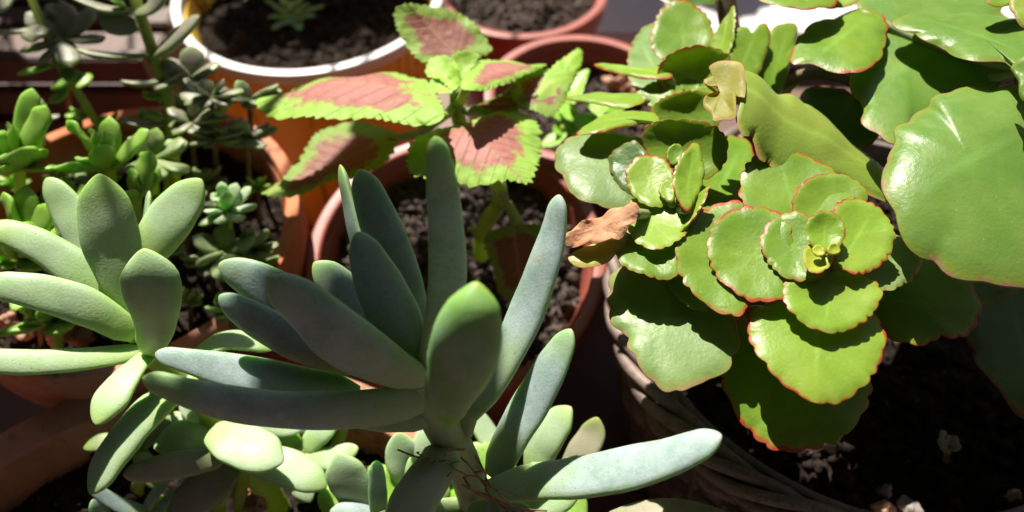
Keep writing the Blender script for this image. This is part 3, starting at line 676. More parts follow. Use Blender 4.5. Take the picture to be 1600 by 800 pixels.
cluster((530, 625, 26.4), 'small yellow tipped leaf cluster behind the finger leaves', [
    ([(480, 615, 26.6, 24), (515, 600, 26.6, 36), (555, 603, 26.6, 26)], dict(n=(0, .8, .6), th=.5, mat='fat_brown')),
    ([(500, 640, 26.4, 34), (560, 630, 26.2, 44), (610, 620, 26.0, 30)], dict(n=(0, .6, .8), th=.6)),
    ([(520, 650, 26.8, 34), (470, 660, 26.9, 44), (430, 690, 27, 30)], dict(n=(0, .4, .8), th=.6, mat='dusk')),
], (520, 720, 27.2))

# ------------------------------------------------------------------ stonecrops in the left pot
def stonecrop(label, stem, items, group=None, mat='jade', sr=.22, smat='stem_grn'):
    t = empty('stonecrop', W(*stem[-1]), label, 'stonecrop', group)
    tube([W(*q) for q in stem], sr, smat, 'stem', t, 10, 36)
    for it in items:
        pts, ex = it if isinstance(it, tuple) else (it, {})
        kw = dict(mat=mat, th=.5, n=(0, .6, .8), ns=20, nr=14); kw.update(ex); fat(t, pts, **kw)
    return t
stonecrop('tall grey green stonecrop stem with spread leaves at the top left', [(205, -20, 30.2), (235, 70, 30.6), (262, 150, 31), (268, 230, 31.6), (262, 330, 33.5)], [
    ([(232, 85, 30.6, 16), (185, 88, 30.2, 32), (150, 84, 29.9, 30), (118, 76, 29.7, 14)], dict(n=(0, .9, .4), mat='dusk', th=.5)),
    ([(218, 38, 30.4, 20), (195, 40, 30.2, 38), (170, 36, 30.0, 34), (155, 32, 29.9, 20)], dict(n=(0, .3, 1), mat='dusk', th=.3, label='round leaf with a pale rim')),
    ([(238, 88, 30.6, 24), (262, 68, 30.2, 48), (288, 45, 29.9, 44), (312, 24, 29.7, 20)], dict(n=(.2, .7, .7), mat='dusk')),
    ([(205, 15, 30.2, 22), (170, 14, 29.9, 34), (140, 5, 29.7, 28), (108, -8, 29.5, 16)], dict(n=(0, .9, .5), mat='dusk')),
    ([(212, 20, 30.2, 22), (235, 10, 29.9, 34), (262, -20, 29.6, 30)], dict(n=(.3, .5, .8), mat='dusk')),
    ([(195, 10, 30.1, 16), (185, -4, 29.8, 30), (175, -24, 29.6, 20)], dict(n=(0, .7, .7), mat='jade')),
    ([(255, 125, 30.8, 18), (225, 130, 30.4, 28), (200, 128, 30.2, 24), (186, 124, 30.1, 16)], dict(n=(0, .95, .35), mat='dusk')),
    ([(258, 130, 30.8, 18), (272, 120, 30.4, 26), (288, 108, 30.2, 20)], dict(n=(.1, .8, .6), mat='dusk')),
    ([(264, 190, 31.2, 16), (235, 196, 30.8, 26), (205, 190, 30.5, 22), (185, 183, 30.4, 14)], dict(n=(0, .9, .5), mat='dusk')),
    ([(266, 150, 31, 12), (235, 150, 30.8, 18), (222, 142, 30.6, 14)], dict(mat='jade')),
    ([(262, 182, 31.2, 14), (245, 180, 30.8, 20), (222, 176, 30.6, 14)], dict(mat='jade')),
    ([(266, 235, 31.6, 22), (270, 232, 31, 40), (272, 222, 30.5, 34)], dict(n=(0, .8, .6), mat='jade')),
], mat='dusk')
stonecrop('thin stonecrop stem leaning in from the top left corner', [(42, -20, 31.2), (72, 55, 31.2), (96, 105, 31.4), (125, 150, 31.8), (165, 215, 33)], [
    ([(75, 42, 31.2, 16), (62, 45, 30.8, 34), (52, 55, 30.4, 38), (50, 66, 30.2, 22)], dict(n=(0, .3, 1), mat='dusk')),
    ([(60, 40, 31.2, 14), (30, 48, 30.9, 22), (-15, 50, 30.7, 20)], dict(n=(0, .9, .4), mat='dusk')),
    ([(92, 98, 31.4, 12), (65, 105, 31, 24), (26, 116, 30.6, 20)], dict(n=(-.2, .8, .6), mat='jade')),
    ([(100, 105, 31.4, 12), (108, 120, 31, 34), (80, 140, 30.6, 28)], dict(n=(-.1, .8, .6), mat='jade')),
    ([(112, 115, 31.4, 12), (132, 120, 31, 24), (122, 138, 30.6, 20)], dict(n=(.1, .8, .6), mat='jade')),
    ([(105, 130, 31.4, 12), (92, 150, 31, 22), (76, 160, 30.8, 18)], dict(mat='jade')),
    ([(70, 10, 31.4, 20), (110, 20, 31.6, 36), (125, 25, 31.8, 24)], dict(mat='dusk')),
    ([(20, -10, 31.4, 20), (0, 10, 31.2, 30), (-30, 15, 31, 24)], dict(mat='dusk')),
], sr=.16)
def tuft(label, c, d, items, **k):
    L_ = []
    for (tx, ty, w, dd) in items:
        mx, my = (c[0] + tx) / 2, (c[1] + ty) / 2
        L_.append(([(c[0], c[1], d, w * .45), (mx, my, d + dd * .5, w), (c[0]*.2 + tx*.8, c[1]*.2 + ty*.8, d + dd * .85, w * .88), (tx, ty, d + dd, w * .45)], dict(n=((tx - c[0]) / 90, .75, .65))))
    return stonecrop(label, smat=k.get('smat', 'stem_grn'), stem=[(c[0], c[1] - 4, d), (c[0] + 2, c[1] + 40, d + 1.0), (c[0] + 8, c[1] + 110, d + 4.2)], items=L_, mat=k.get('mat', 'jade'), sr=k.get('sr', .2))
tuft('bright green stonecrop tuft with pointed leaves above the mint succulent', (172, 262), 28.0, [(104, 188, 34, -.8), (171, 182, 38, -.2), (232, 203, 36, -.6), (163, 205, 30, -1.3), (140, 200, 26, -1.0), (116, 246, 28, -.8), (80, 262, 34, -1.1), (150, 228, 40, -1.6)])
tuft('yellow green stonecrop tuft with one tall pointed leaf at the left edge', (30, 262), 28.2, [(50, 138, 42, -.5), (72, 165, 46, -.8), (12, 190, 34, -1), (-14, 205, 44, -1.4), (5, 260, 40, -2.2), (62, 235, 46, -1.4), (85, 262, 34, -1.2), (28, 235, 62, -2.2), (-10, 250, 50, -2.0)])
tuft('stonecrop tuft at the left edge beside the mint leaves', (40, 400), 26.8, [(40, 290, 50, -.4), (78, 318, 44, -.6), (5, 300, 44, -.8), (98, 352, 34, -.8), (-5, 370, 46, -1), (22, 352, 60, -1.6), (60, 420, 46, -1), (100, 420, 40, -1.0), (70, 380, 50, -1.6)])
tuft('green stonecrop rosette under the long left leaves', (88, 500), 26.6, [(50, 440, 40, -.6), (110, 445, 40, -.4), (130, 475, 34, -.6), (70, 470, 46, -1), (96, 520, 44, -.8), (40, 500, 38, -.6), (-10, 520, 44, -.6), (15, 470, 44, -.7)])
tuft('single green stonecrop sprig between the mint leaves', (212, 310), 27.6, [(236, 236, 48, -.7), (205, 262, 34, -.5), (250, 262, 30, -.2), (190, 300, 36, -.8)])
tuft('pale frosted rosette standing in the dark part of the left pot', (356, 330), 28.6, [(345, 284, 22, -.3), (370, 286, 26, -.2), (392, 292, 20, -.1), (330, 302, 22, -.5), (402, 322, 26, -.5), (318, 330, 26, -.7), (352, 300, 24, -.9), (340, 350, 30, -.8), (378, 345, 26, -.8), (310, 352, 26, -.5)], mat='fat_small', sr=.14)
tuft('tiny frosted sprig beside the leaning stem', (275, 240), 29.4, [(262, 218, 22, -.2), (292, 222, 26, -.3), (272, 236, 26, -.8), (250, 238, 20, -.4)], mat='fat_small', sr=.12)
rg = random.Random(11)
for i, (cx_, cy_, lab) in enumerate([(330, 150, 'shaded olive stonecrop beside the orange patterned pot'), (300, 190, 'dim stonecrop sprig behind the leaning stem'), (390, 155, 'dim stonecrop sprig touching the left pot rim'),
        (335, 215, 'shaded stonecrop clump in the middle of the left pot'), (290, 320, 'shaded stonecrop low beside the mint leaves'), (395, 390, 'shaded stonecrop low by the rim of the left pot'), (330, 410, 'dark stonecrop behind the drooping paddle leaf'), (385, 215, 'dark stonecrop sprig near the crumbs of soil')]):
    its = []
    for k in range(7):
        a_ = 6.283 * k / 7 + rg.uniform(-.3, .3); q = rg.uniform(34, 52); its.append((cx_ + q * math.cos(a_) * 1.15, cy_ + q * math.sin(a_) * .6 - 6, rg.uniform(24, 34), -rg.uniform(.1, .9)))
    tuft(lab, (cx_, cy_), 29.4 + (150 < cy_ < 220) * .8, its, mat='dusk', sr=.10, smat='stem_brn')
ORD = ['first', 'second', 'third', 'fourth', 'fifth', 'sixth']; TONE = dict(dusk='greyish', jade='bright green', jade_dim='olive green')
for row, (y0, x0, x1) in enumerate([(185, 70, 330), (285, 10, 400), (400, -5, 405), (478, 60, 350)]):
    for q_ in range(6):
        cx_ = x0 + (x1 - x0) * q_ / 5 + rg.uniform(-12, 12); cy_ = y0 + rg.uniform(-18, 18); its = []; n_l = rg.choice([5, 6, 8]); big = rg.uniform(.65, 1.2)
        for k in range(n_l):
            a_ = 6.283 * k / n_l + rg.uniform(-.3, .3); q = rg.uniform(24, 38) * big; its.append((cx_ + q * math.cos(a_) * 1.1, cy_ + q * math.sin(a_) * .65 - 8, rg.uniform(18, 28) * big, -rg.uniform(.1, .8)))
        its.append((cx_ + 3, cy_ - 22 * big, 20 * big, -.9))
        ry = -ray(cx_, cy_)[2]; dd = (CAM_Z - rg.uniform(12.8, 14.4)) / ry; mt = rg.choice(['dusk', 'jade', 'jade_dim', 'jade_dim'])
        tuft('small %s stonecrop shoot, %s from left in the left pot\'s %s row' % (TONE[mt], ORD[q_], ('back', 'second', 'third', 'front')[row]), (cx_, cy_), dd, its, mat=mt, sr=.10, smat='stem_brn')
# rosette in the white rimmed pot
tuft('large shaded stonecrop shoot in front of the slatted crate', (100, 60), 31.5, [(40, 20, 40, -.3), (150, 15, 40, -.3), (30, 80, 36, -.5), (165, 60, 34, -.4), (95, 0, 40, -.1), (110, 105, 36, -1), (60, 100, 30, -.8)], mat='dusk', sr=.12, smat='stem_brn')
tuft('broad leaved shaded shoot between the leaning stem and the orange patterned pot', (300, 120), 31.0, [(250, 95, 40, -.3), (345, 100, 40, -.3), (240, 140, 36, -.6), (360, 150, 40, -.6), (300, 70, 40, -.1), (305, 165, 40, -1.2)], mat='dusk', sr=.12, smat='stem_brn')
tuft('broad green shoot at the foot of the leaning stem', (240, 245), 29.0, [(200, 215, 34, -.3), (290, 220, 36, -.3), (195, 265, 34, -.8), (295, 270, 36, -.8), (245, 200, 36, -.3), (245, 285, 40, -1.3)], mat='jade_dim', sr=.14)
tuft('broad olive shoot on the soil below the frosted rosette', (350, 390), 28.4, [(300, 370, 36, -.3), (400, 375, 34, -.3), (305, 415, 34, -.8), (395, 420, 34, -.8), (350, 350, 36, -.2), (350, 440, 40, -1.3)], mat='jade_dim', sr=.14, smat='stem_brn')
tuft('yellow green sprig squeezed between the two left tufts', (100, 330), 27.4, [(70, 290, 36, -.3), (135, 290, 34, -.3), (60, 340, 36, -.8), (140, 345, 34, -.8), (100, 275, 36, -.1), (100, 370, 40, -1.3)], sr=.14)
t = empty('echeveria', W(462, 70, 43.5), 'small blue green rosette alone in the dark soil of the white rimmed pot', 'succulent')
for k in range(15):
    a_ = k * 2.4; q = 14 + k * 2.1; x, y = 456 + q * math.cos(a_) * 1.25, 22 + q * math.sin(a_) * .85 - 6
    fat(t, [(456, 26, 42.8, 8), ((456 + x) / 2, (26 + y) / 2 - 2, 42.5, 19), (x, y, 42.2 - .02 * k, 9)], n=(math.cos(a_) * .5, .6 - math.sin(a_) * .4, .7), th=.4, mat='jade_blue', ns=16, nr=12)
fat(t, [(470, 48, 43.3, 8), (488, 64, 43.1, 26), (497, 68, 43.0, 18)], n=(0, .6, .8), mat='jade_blue'); fat(t, [(465, 48, 43.3, 8), (452, 62, 43.1, 26), (444, 68, 43.0, 14)], n=(0, .6, .8), mat='jade_blue')
tube([W(457, 26, 42.9), W(468, 60, 43.6), W(470, 80, 44.2)], .2, 'stem_grn', 'stem', t, 8, 10)

# ------------------------------------------------------------------ coleus
co = empty('coleus', W(758, 400, 33.6), 'coleus with pink centred leaves edged in toothed lime green', 'coleus')
def CF(out, d, **k):
    kw = dict(mat='coleus', sc=44, amp=.035, tooth=True, th=.06, wave=.035, cup=-.08, M_=264); kw.update(k); return flat(co, out, d, **kw)
node = W(712, 160, 28.9)
CF([(690, 162), (650, 168), (560, 165), (480, 163), (420, 156), (392, 140), (430, 135), (470, 122), (510, 108), (560, 95), (605, 86), (640, 92), (665, 112), (684, 140)], 27.8, n=(-.1, .82, .45), petiole=node, cup=-.12, fold=.12)
CF([(700, 105), (660, 98), (640, 78), (622, 48), (618, 17), (650, 12), (700, 15), (735, 30), (768, 76), (745, 92)], 30.0, n=(.05, .25, .9), petiole=node, cup=.12, fold=.15, sc=34, mat='coleus_wine')
CF([(722, 138), (728, 112), (748, 94), (790, 90), (820, 95), (856, 96), (830, 110), (790, 126), (760, 136)], 28.2, n=(.2, .85, .4), petiole=node, sc=30)
CF([(716, 182), (755, 160), (800, 152), (836, 165), (848, 200), (842, 240), (828, 274), (795, 273), (750, 275), (705, 262), (668, 256), (638, 243), (640, 212), (672, 190)], 26.8, n=(.05, .70, .7), petiole=node, cup=-.15, fold=.1, sc=46, wave=.04)
CF([(622, 214), (616, 240), (598, 264), (560, 276), (520, 284), (480, 302), (440, 316), (413, 304), (442, 282), (468, 248), (500, 212), (540, 196), (590, 196)], 29.8, n=(-.1, .66, .7), mat='coleus_mid', petiole=W(700, 178, 29.2), cup=.05, sc=40)
CF([(808, 352), (775, 360), (756, 375), (768, 415), (785, 465), (822, 472), (845, 440), (862, 395), (850, 356)], 29.6, n=(.1, -.35, .9), mat='coleus_dark', petiole=W(785, 300, 29.6), sc=24)
CF([(838, 150), (850, 120), (872, 95), (905, 74), (910, 92), (898, 125), (880, 152), (858, 160)], 29.6, n=(.2, .5, .8), mat='coleus_grn', petiole=W(745, 175, 29.2), sc=26)
CF([(800, 128), (830, 108), (872, 105), (890, 125), (882, 155), (862, 178), (835, 172), (805, 158)], 29.2, n=(0, .6, .8), mat='coleus_mid', petiole=W(745, 175, 29.2), sc=26)
CF([(740, 168), (770, 150), (800, 148), (820, 160), (800, 172), (765, 178)], 29.0, n=(0, .7, .7), mat='coleus_dark', petiole=node, sc=18)
for k, (ol, d_, nn, mm) in enumerate([
    ([(712, 145), (690, 130), (668, 122), (672, 100), (695, 92), (712, 100), (722, 122)], 28.2, (-.3, .6, .8), 'coleus_grn'),
    ([(712, 145), (705, 115), (708, 88), (730, 82), (748, 90), (735, 115)], 28.4, (.1, .3, .9), 'coleus_grn'),
    ([(712, 146), (722, 128), (735, 108), (760, 100), (768, 112), (745, 130)], 27.9, (.5, .6, .6), 'coleus'),
    ([(708, 148), (685, 148), (672, 138), (680, 124), (700, 126)], 27.8, (-.2, .7, .7), 'coleus_grn'),
    ([(712, 148), (702, 130), (708, 110), (720, 108), (724, 130)], 27.7, (-.7, .3, .7), 'coleus_grn')]):
    CF(ol, d_, n=nn, mat=mm, sc=16, amp=.045, M_=150, cup=.2)
tube([W(712, 150, 28.5), W(716, 185, 29.4), W(740, 240, 30.0), W(778, 290, 30.6), W(780, 320, 30.9)], [.22, .26, .26, .3, .3], 'stem_grn', 'stem', co, 12, 40)
tube([W(780, 318, 30.9), W(757, 355, 31.8), W(752, 400, 33.6)], [.3, .34, .34], 'stem_grn', 'stem', co, 12, 24)
tube([W(780, 305, 30.7), W(800, 330, 30.5), W(811, 352, 30.2)], .2, 'stem_grn', 'stem', co, 12, 20)
tube([W(752, 372, 32.2), W(744, 366, 32.0), W(736, 352, 31.7)], [.14, .14, .05], 'stem_grn', 'stem', co, 8, 12)
# seedlings behind the coleus
for j, (lab, base, its) in enumerate([
    ('bright green seedling with narrow leaves behind the coleus', (905, 230, 34.6), [[(895, 165), (885, 145), (890, 125), (920, 110), (915, 135), (905, 158)], [(900, 190), (880, 185), (870, 165), (885, 155), (900, 170)], [(905, 205), (880, 215), (862, 205), (875, 190), (898, 195)], [(908, 200), (925, 180), (950, 165), (940, 195), (920, 205)]]),
    ('lime green seedling beside the plastic rims', (880, 250, 34.4), [[(880, 205), (855, 215), (845, 232), (870, 228), (885, 215)], [(885, 215), (890, 240), (905, 235), (900, 215)], [(875, 190), (860, 178), (868, 165), (885, 175)]]),
    ('pale seedling half hidden by the scalloped leaves', (935, 210, 35.0), [[(930, 180), (915, 160), (935, 150), (950, 165), (942, 182)], [(932, 195), (905, 200), (890, 190), (910, 180), (928, 182)], [(936, 190), (960, 185), (975, 170), (950, 170)]])]):
    s_ = empty('seedling', W(*base), lab, 'seedling')
    top = (its[0][0][0], its[0][0][1]); tube([W(top[0], top[1] - 8, 33), W(top[0], top[1] + 20, 33.6), W(*base)], .13, 'stem_grn', 'stem', s_, 8, 14)
    for q, ol in enumerate(its): flat(s_, ol, 33.0 + .2 * q, n=((-.3, .2, .4, 0)[q % 4], .6, .7), mat='seed', sc=4, amp=.01, th=.07, M_=60, cup=.15, petiole=W(top[0] + 2, top[1] + 10, 33.3), pr=.05)

# ------------------------------------------------------------------ kalanchoe plants in the basket
def kal(label, node_, base, midp=None):
    t = empty('kalanchoe', W(*base), label, 'kalanchoe'); n_ = W(*node_); b_ = W(*base)
    tube([n_, (n_ + b_) / 2 + np.array([.3, .2, 0]) if midp is None else W(*midp), b_], [.22, .3, .36], 'stem_brn', 'stem', t, 12, 30)
    return t, n_
HZ = (0, .616, .788)
# A: the open front rosette
A, na = kal('kalanchoe with an open front rosette of red edged round leaves and yellow centre', (1283, 392, 22.4), (1330, 440, 31.5))
def KA(out, d, **k): k.setdefault('petiole', na); return flat(A, out, d, **k)
KA([(1285, 398), (1262, 383), (1256, 358), (1268, 340), (1290, 332), (1311, 345), (1318, 368), (1308, 390)], 20.5, n=(-.1, .35, .93), mat='kal_young', sc=16, cup=.3, th=.12, pr=.07)
KA([(1288, 402), (1299, 398), (1296, 418), (1274, 432), (1257, 422), (1252, 402), (1262, 386), (1278, 388)], 20.2, n=(.05, .6, .8), mat='kal_bud', sc=12, cup=.3, th=.1, pr=.05)
KA([(1288, 400), (1275, 402), (1268, 392), (1276, 384), (1286, 388)], 20.0, n=(-.2, .5, .9), mat='kal_bud', sc=8, cup=.3, th=.1, M_=60, pr=.05)
KA([(1296, 400), (1290, 392), (1296, 382), (1308, 384), (1310, 396)], 20.05, n=(.3, .4, .9), mat='kal_bud', sc=8, cup=.3, th=.1, M_=60, pr=.05)
KA([(1300, 440), (1270, 430), (1258, 405), (1270, 380), (1300, 372), (1322, 388), (1326, 415)], 20.95, n=(0, .5, .85), mat='kal_bud', sc=14, cup=.15, petiole=None)
KA([(1300, 410), (1296, 370), (1298, 332), (1312, 318), (1335, 314), (1358, 320), (1380, 338), (1392, 366), (1389, 398), (1364, 424), (1335, 433), (1310, 424)], 20.9, n=(.1, .5, .86), mat='kal_young', sc=20, cup=.12)
KA([(1292, 402), (1286, 436), (1262, 444), (1226, 438), (1200, 414), (1187, 386), (1194, 360), (1215, 341), (1242, 335), (1265, 345), (1282, 368)], 20.9, n=(-.15, .55, .85), mat='kal', sc=20, cup=.14)
KA([(1298, 424), (1250, 436), (1224, 446), (1222, 465), (1230, 486), (1255, 510), (1282, 521), (1312, 521), (1345, 508), (1369, 482), (1375, 455), (1358, 436)], 20.1, n=(0, .55, .85), mat='kal_young', sc=20, cup=.08)
KA([(1238, 400), (1228, 440), (1224, 470), (1190, 477), (1163, 472), (1135, 452), (1113, 425), (1104, 390), (1115, 355), (1142, 333), (1180, 327), (1215, 335), (1232, 360)], 21.0, n=(-.1, .5, .85), mat='kal', sc=20, cup=.12)
KA([(1180, 415), (1172, 470), (1153, 499), (1120, 490), (1085, 465), (1060, 430), (1054, 385), (1070, 352), (1100, 330), (1140, 319), (1170, 330)], 21.2, n=(0, .55, .85), mat='kal', sc=18, cup=.1, petiole=None)
KA([(1110, 482), (1092, 488), (1068, 475), (1046, 450), (1038, 425), (1045, 411), (1075, 415), (1100, 440)], 21.6, n=(-.3, .7, .6), mat='kal_pale', sc=12, cup=.05, petiole=None)
KA([(1278, 455), (1200, 470), (1170, 482), (1169, 508), (1178, 540), (1205, 580), (1240, 610), (1276, 626), (1312, 626), (1346, 606), (1373, 573), (1384, 538), (1378, 500), (1350, 468)], 19.8, n=(0, .6, .8), mat='kal_young', sc=20, cup=-.05, amp=.025)
KA([(1260, 470), (1180, 480), (1140, 510), (1126, 560), (1130, 600), (1150, 640), (1180, 675), (1205, 698), (1238, 704), (1265, 700), (1305, 690), (1340, 660), (1356, 635), (1364, 600), (1345, 520)], 20.9, n=(0, .55, .85), mat='kal', sc=22, cup=-.06, amp=.025)
KA([(1340, 420), (1362, 380), (1385, 368), (1412, 372), (1432, 392), (1439, 415), (1428, 432), (1416, 443), (1385, 458), (1355, 448)], 21.6, n=(.2, .72, .6), mat='kal_pale', sc=14, cup=.04)
KA([(1350, 440), (1390, 400), (1450, 395), (1502, 425), (1529, 468), (1525, 508), (1500, 528), (1470, 528), (1437, 541), (1402, 535), (1375, 512), (1355, 470)], 22.2, n=(.1, .6, .8), mat='kal', sc=18, cup=0)
KA([(1282, 372), (1240, 338), (1236, 312), (1255, 288), (1285, 276), (1320, 280), (1348, 302), (1352, 335), (1330, 360)], 21.9, n=(0, .5, .85), mat='kal', sc=16, cup=.15)
KA([(1262, 372), (1205, 345), (1160, 325), (1155, 292), (1163, 265), (1184, 246), (1230, 240), (1290, 262), (1330, 300), (1325, 340)], 22.3, n=(-.05, .6, .8), mat='kal', sc=18, cup=.08)
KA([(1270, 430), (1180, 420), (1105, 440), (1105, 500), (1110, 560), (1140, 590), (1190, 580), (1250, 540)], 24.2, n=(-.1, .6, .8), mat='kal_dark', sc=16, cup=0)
# big bottom left leaf and its neighbours belong to the left rosette
B_, nb = kal('kalanchoe at the left of the basket with nested cupped red edged leaves', (1050, 320, 23.6), (1120, 380, 31.0))
def KB(out, d, **k): k.setdefault('petiole', nb); return flat(B_, out, d, **k)
KB([(1090, 420), (1130, 460), (1155, 520), (1140, 570), (1105, 592), (1078, 600), (1052, 608), (1020, 592), (1000, 570), (983, 540), (974, 515), (955, 500), (951, 465), (955, 425), (990, 405), (1040, 400)], 21.2, n=(-.1, .65, .75), mat='kal_pale', sc=15, cup=-.06, amp=.03)
KB([(1050, 370), (1068, 400), (1058, 432), (1038, 438), (1000, 431), (974, 418), (961, 395), (968, 368), (990, 350), (1020, 350)], 21.5, n=(-.1, .65, .75), mat='kal', sc=20, cup=.06)
KB([(1050, 325), (1075, 345), (1072, 370), (1048, 388), (1020, 396), (988, 376), (980, 348), (979, 325), (992, 314), (1020, 310)], 21.9, n=(-.1, .7, .7), mat='kal_young', sc=20, cup=.12)
KB([(1052, 345), (1070, 332), (1092, 312), (1113, 297), (1100, 328), (1078, 358), (1050, 382), (1022, 396), (1030, 375)], 21.8, n=(-.62, .55, .55), mat='kal_young', sc=16, cup=.25)
KB([(1048, 318), (1022, 329), (998, 318), (984, 300), (977, 276), (988, 256), (1005, 246), (1028, 247), (1046, 262), (1056, 290)], 22.6, n=(-.1, .5, .85), mat='kal_young', sc=18, cup=.15)
KB([(1070, 334), (1053, 306), (1050, 275), (1062, 245), (1086, 224), (1095, 250), (1097, 285), (1085, 315)], 22.0, n=(.3, .4, .85), mat='kal_young', sc=16, cup=.12)
KB([(1052, 318), (1036, 313), (1029, 298), (1040, 283), (1053, 290)], 22.1, n=(-.2, .5, .85), mat='kal_young', sc=8, cup=.2, M_=70)
KB([(1050, 262), (1040, 248), (1044, 232), (1058, 226), (1068, 236), (1064, 252)], 22.9, n=(0, .3, .9), mat='kal', sc=10, cup=.2, M_=70)
KB([(1065, 292), (1025, 262), (1003, 232), (1002, 212), (1015, 198), (1045, 192), (1080, 192), (1108, 200), (1128, 218), (1132, 245), (1115, 275)], 23.6, n=(0, .12, .98), mat='kal', sc=20, cup=.32)
KB([(1015, 310), (975, 300), (957, 275), (952, 248), (970, 230), (996, 224), (1012, 245), (1018, 280)], 23.6, n=(-.3, .4, .8), mat='kal_dark', sc=14, cup=.1, label='dark bronze edged leaf')
KB([(1110, 340), (1085, 300), (1098, 245), (1130, 218), (1165, 222), (1178, 250), (1168, 300), (1150, 330)], 24.6, n=(.1, .7, .7), mat='kal', sc=14, cup=.05)
KB([(1020, 250), (1000, 290), (990, 318), (955, 321), (920, 315), (895, 302), (882, 280), (869, 258), (868, 235), (888, 213), (925, 203), (970, 202), (1005, 215)], 24.0, n=(-.05, .66, .75), mat='kal_pale', sc=13, cup=-.06, amp=.022)
KB([(1030, 190), (1000, 190), (960, 200), (935, 207), (900, 206), (925, 188), (955, 176), (990, 171), (1020, 174)], 24.6, n=(-.1, .85, .35), mat='kal_young', sc=14, cup=-.05, amp=.015)
KB([(1005, 330), (975, 326), (955, 345), (935, 380), (905, 392), (888, 405), (905, 418), (935, 415), (965, 395), (995, 365)], 21.9, n=(-.1, .7, .7), mat='yellow', sc=7, cup=0, amp=.02, wave=.05, label='yellowing leaf below the withered one')
KB([(1000, 335), (982, 322), (955, 328), (925, 345), (895, 362), (882, 374), (888, 386), (920, 384), (955, 378), (980, 360)], 21.5, n=(-.2, .5, .8), mat='dry', sc=9, cup=.2, amp=.05, wave=.14, fold=.2, label='withered orange brown curled leaf')
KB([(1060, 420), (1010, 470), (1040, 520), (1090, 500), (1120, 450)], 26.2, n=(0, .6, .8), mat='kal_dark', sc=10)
# C: the back rosette
C_, nc = kal('kalanchoe at the back of the basket with a cupped rosette beside narrow edge on leaves', (1075, 145, 27.0), (1110, 250, 32.6))
def KC(out, d, **k): k.setdefault('petiole', nc); return flat(C_, out, d, **k)
KC([(1062, 112), (1030, 95), (1016, 70), (1021, 40), (1036, 15), (1062, 4), (1090, 14), (1108, 34), (1113, 62), (1104, 88), (1085, 105)], 27.4, n=(0, .45, .88), mat='kal', sc=22, cup=.08)
KC([(1050, 120), (1035, 138), (1000, 143), (982, 122), (981, 92), (990, 62), (1008, 42), (1032, 44), (1048, 80)], 28.3, n=(-.1, .7, .65), mat='kal_pale', sc=18, cup=0)
KC([(1050, 118), (1025, 122), (995, 120), (960, 112), (927, 100), (960, 101), (1000, 106), (1040, 106)], 26.6, n=(-.05, .95, .2), mat='kal_young', sc=12, cup=-.05, amp=.012)
KC([(1085, 168), (1040, 155), (1023, 128), (1031, 102), (1054, 84), (1086, 77), (1118, 82), (1137, 100), (1128, 138), (1108, 160)], 26.4, n=(0, .02, .98), mat='kal_young', sc=20, cup=.4)
KC([(1060, 162), (1030, 172), (1006, 167), (990, 153), (1003, 140), (1026, 131), (1050, 140)], 26.0, n=(-.2, .6, .8), mat='kal', sc=16, cup=.12)
KC([(1085, 150), (1068, 146), (1060, 134), (1070, 126), (1088, 128), (1095, 140)], 26.3, n=(0, .4, .9), mat='kal', sc=10, cup=.2, M_=70)
KC([(1060, 150), (1040, 150), (1032, 140), (1042, 130), (1058, 134)], 26.4, n=(-.2, .4, .9), mat='kal', sc=10, cup=.2, M_=70)
KC([(1010, 155), (985, 166), (950, 164), (915, 158), (882, 151), (920, 146), (965, 145), (1000, 146)], 26.0, n=(-.05, .92, .3), mat='kal_young', sc=12, cup=-.05, amp=.012)
KC([(1082, 215), (1035, 212), (1014, 190), (1018, 170), (1040, 154), (1075, 147), (1105, 150), (1122, 172), (1118, 200)], 25.4, n=(0, .12, .98), mat='kal', sc=22, cup=.3)
KC([(1105, 170), (1092, 160), (1072, 148), (1085, 140), (1108, 136), (1125, 146), (1125, 165)], 25.6, n=(.2, .5, .85), mat='kal_young', sc=10, cup=.1)
KC([(1118, 120), (1108, 92), (1112, 72), (1124, 48), (1138, 28), (1149, 10), (1152, 36), (1149, 65), (1136, 98)], 26.8, n=(-.7, .4, .6), mat='kal_young', sc=18, cup=.15)
KC([(1160, 135), (1134, 98), (1140, 68), (1150, 47), (1165, 42), (1174, 52), (1184, 41), (1198, 42), (1203, 62), (1194, 95), (1180, 125)], 26.6, n=(.1, .4, .9), mat='kal', sc=10, cup=.05, amp=.02)
KC([(1210, 160), (1182, 135), (1184, 90), (1198, 55), (1222, 38), (1244, 42), (1242, 75), (1230, 115), (1222, 145)], 27.0, n=(.2, .5, .85), mat='kal', sc=10, cup=.03, amp=.018)
KC([(1050, -30), (1030, -5), (1045, 10), (1080, 16), (1115, 8), (1130, -15), (1110, -40)], 29, n=(0, .6, .8), mat='kal_dark', sc=14)
tube([W(1132, -20, 30), W(1140, 40, 30.2), W(1165, 120, 30.6), W(1180, 260, 32.5)], .38, 'stem_brn', 'stem', C_, 12, 30)
# D: the large leaved shoot at the right
D, nd = kal('large leaved kalanchoe shoot filling the right edge of the basket', (1600, 110, 24.0), (1560, 380, 32.0))
def KD(out, d, **k): k.setdefault('petiole', nd); return flat(D, out, d, **k)
KD([(1680, 230), (1665, 330), (1640, 420), (1600, 434), (1545, 430), (1492, 412), (1432, 372), (1402, 322), (1386, 262), (1388, 235), (1409, 208), (1411, 182), (1440, 160), (1466, 152), (1474, 134), (1530, 122), (1600, 120), (1660, 140)], 21.3, n=(-.04, .48, .88), mat='kal_big', sc=11, cup=-.16, amp=.034, th=.18, petiole=None, wave=.03)
KD([(1640, 110), (1600, 108), (1575, 92), (1530, 90), (1500, 80), (1470, 62), (1440, 52), (1396, 28), (1450, 15), (1520, 12), (1590, 22), (1650, 50)], 23.6, n=(-.05, .78, .62), mat='kal_big', sc=9, cup=-.08, amp=.034, petiole=None)
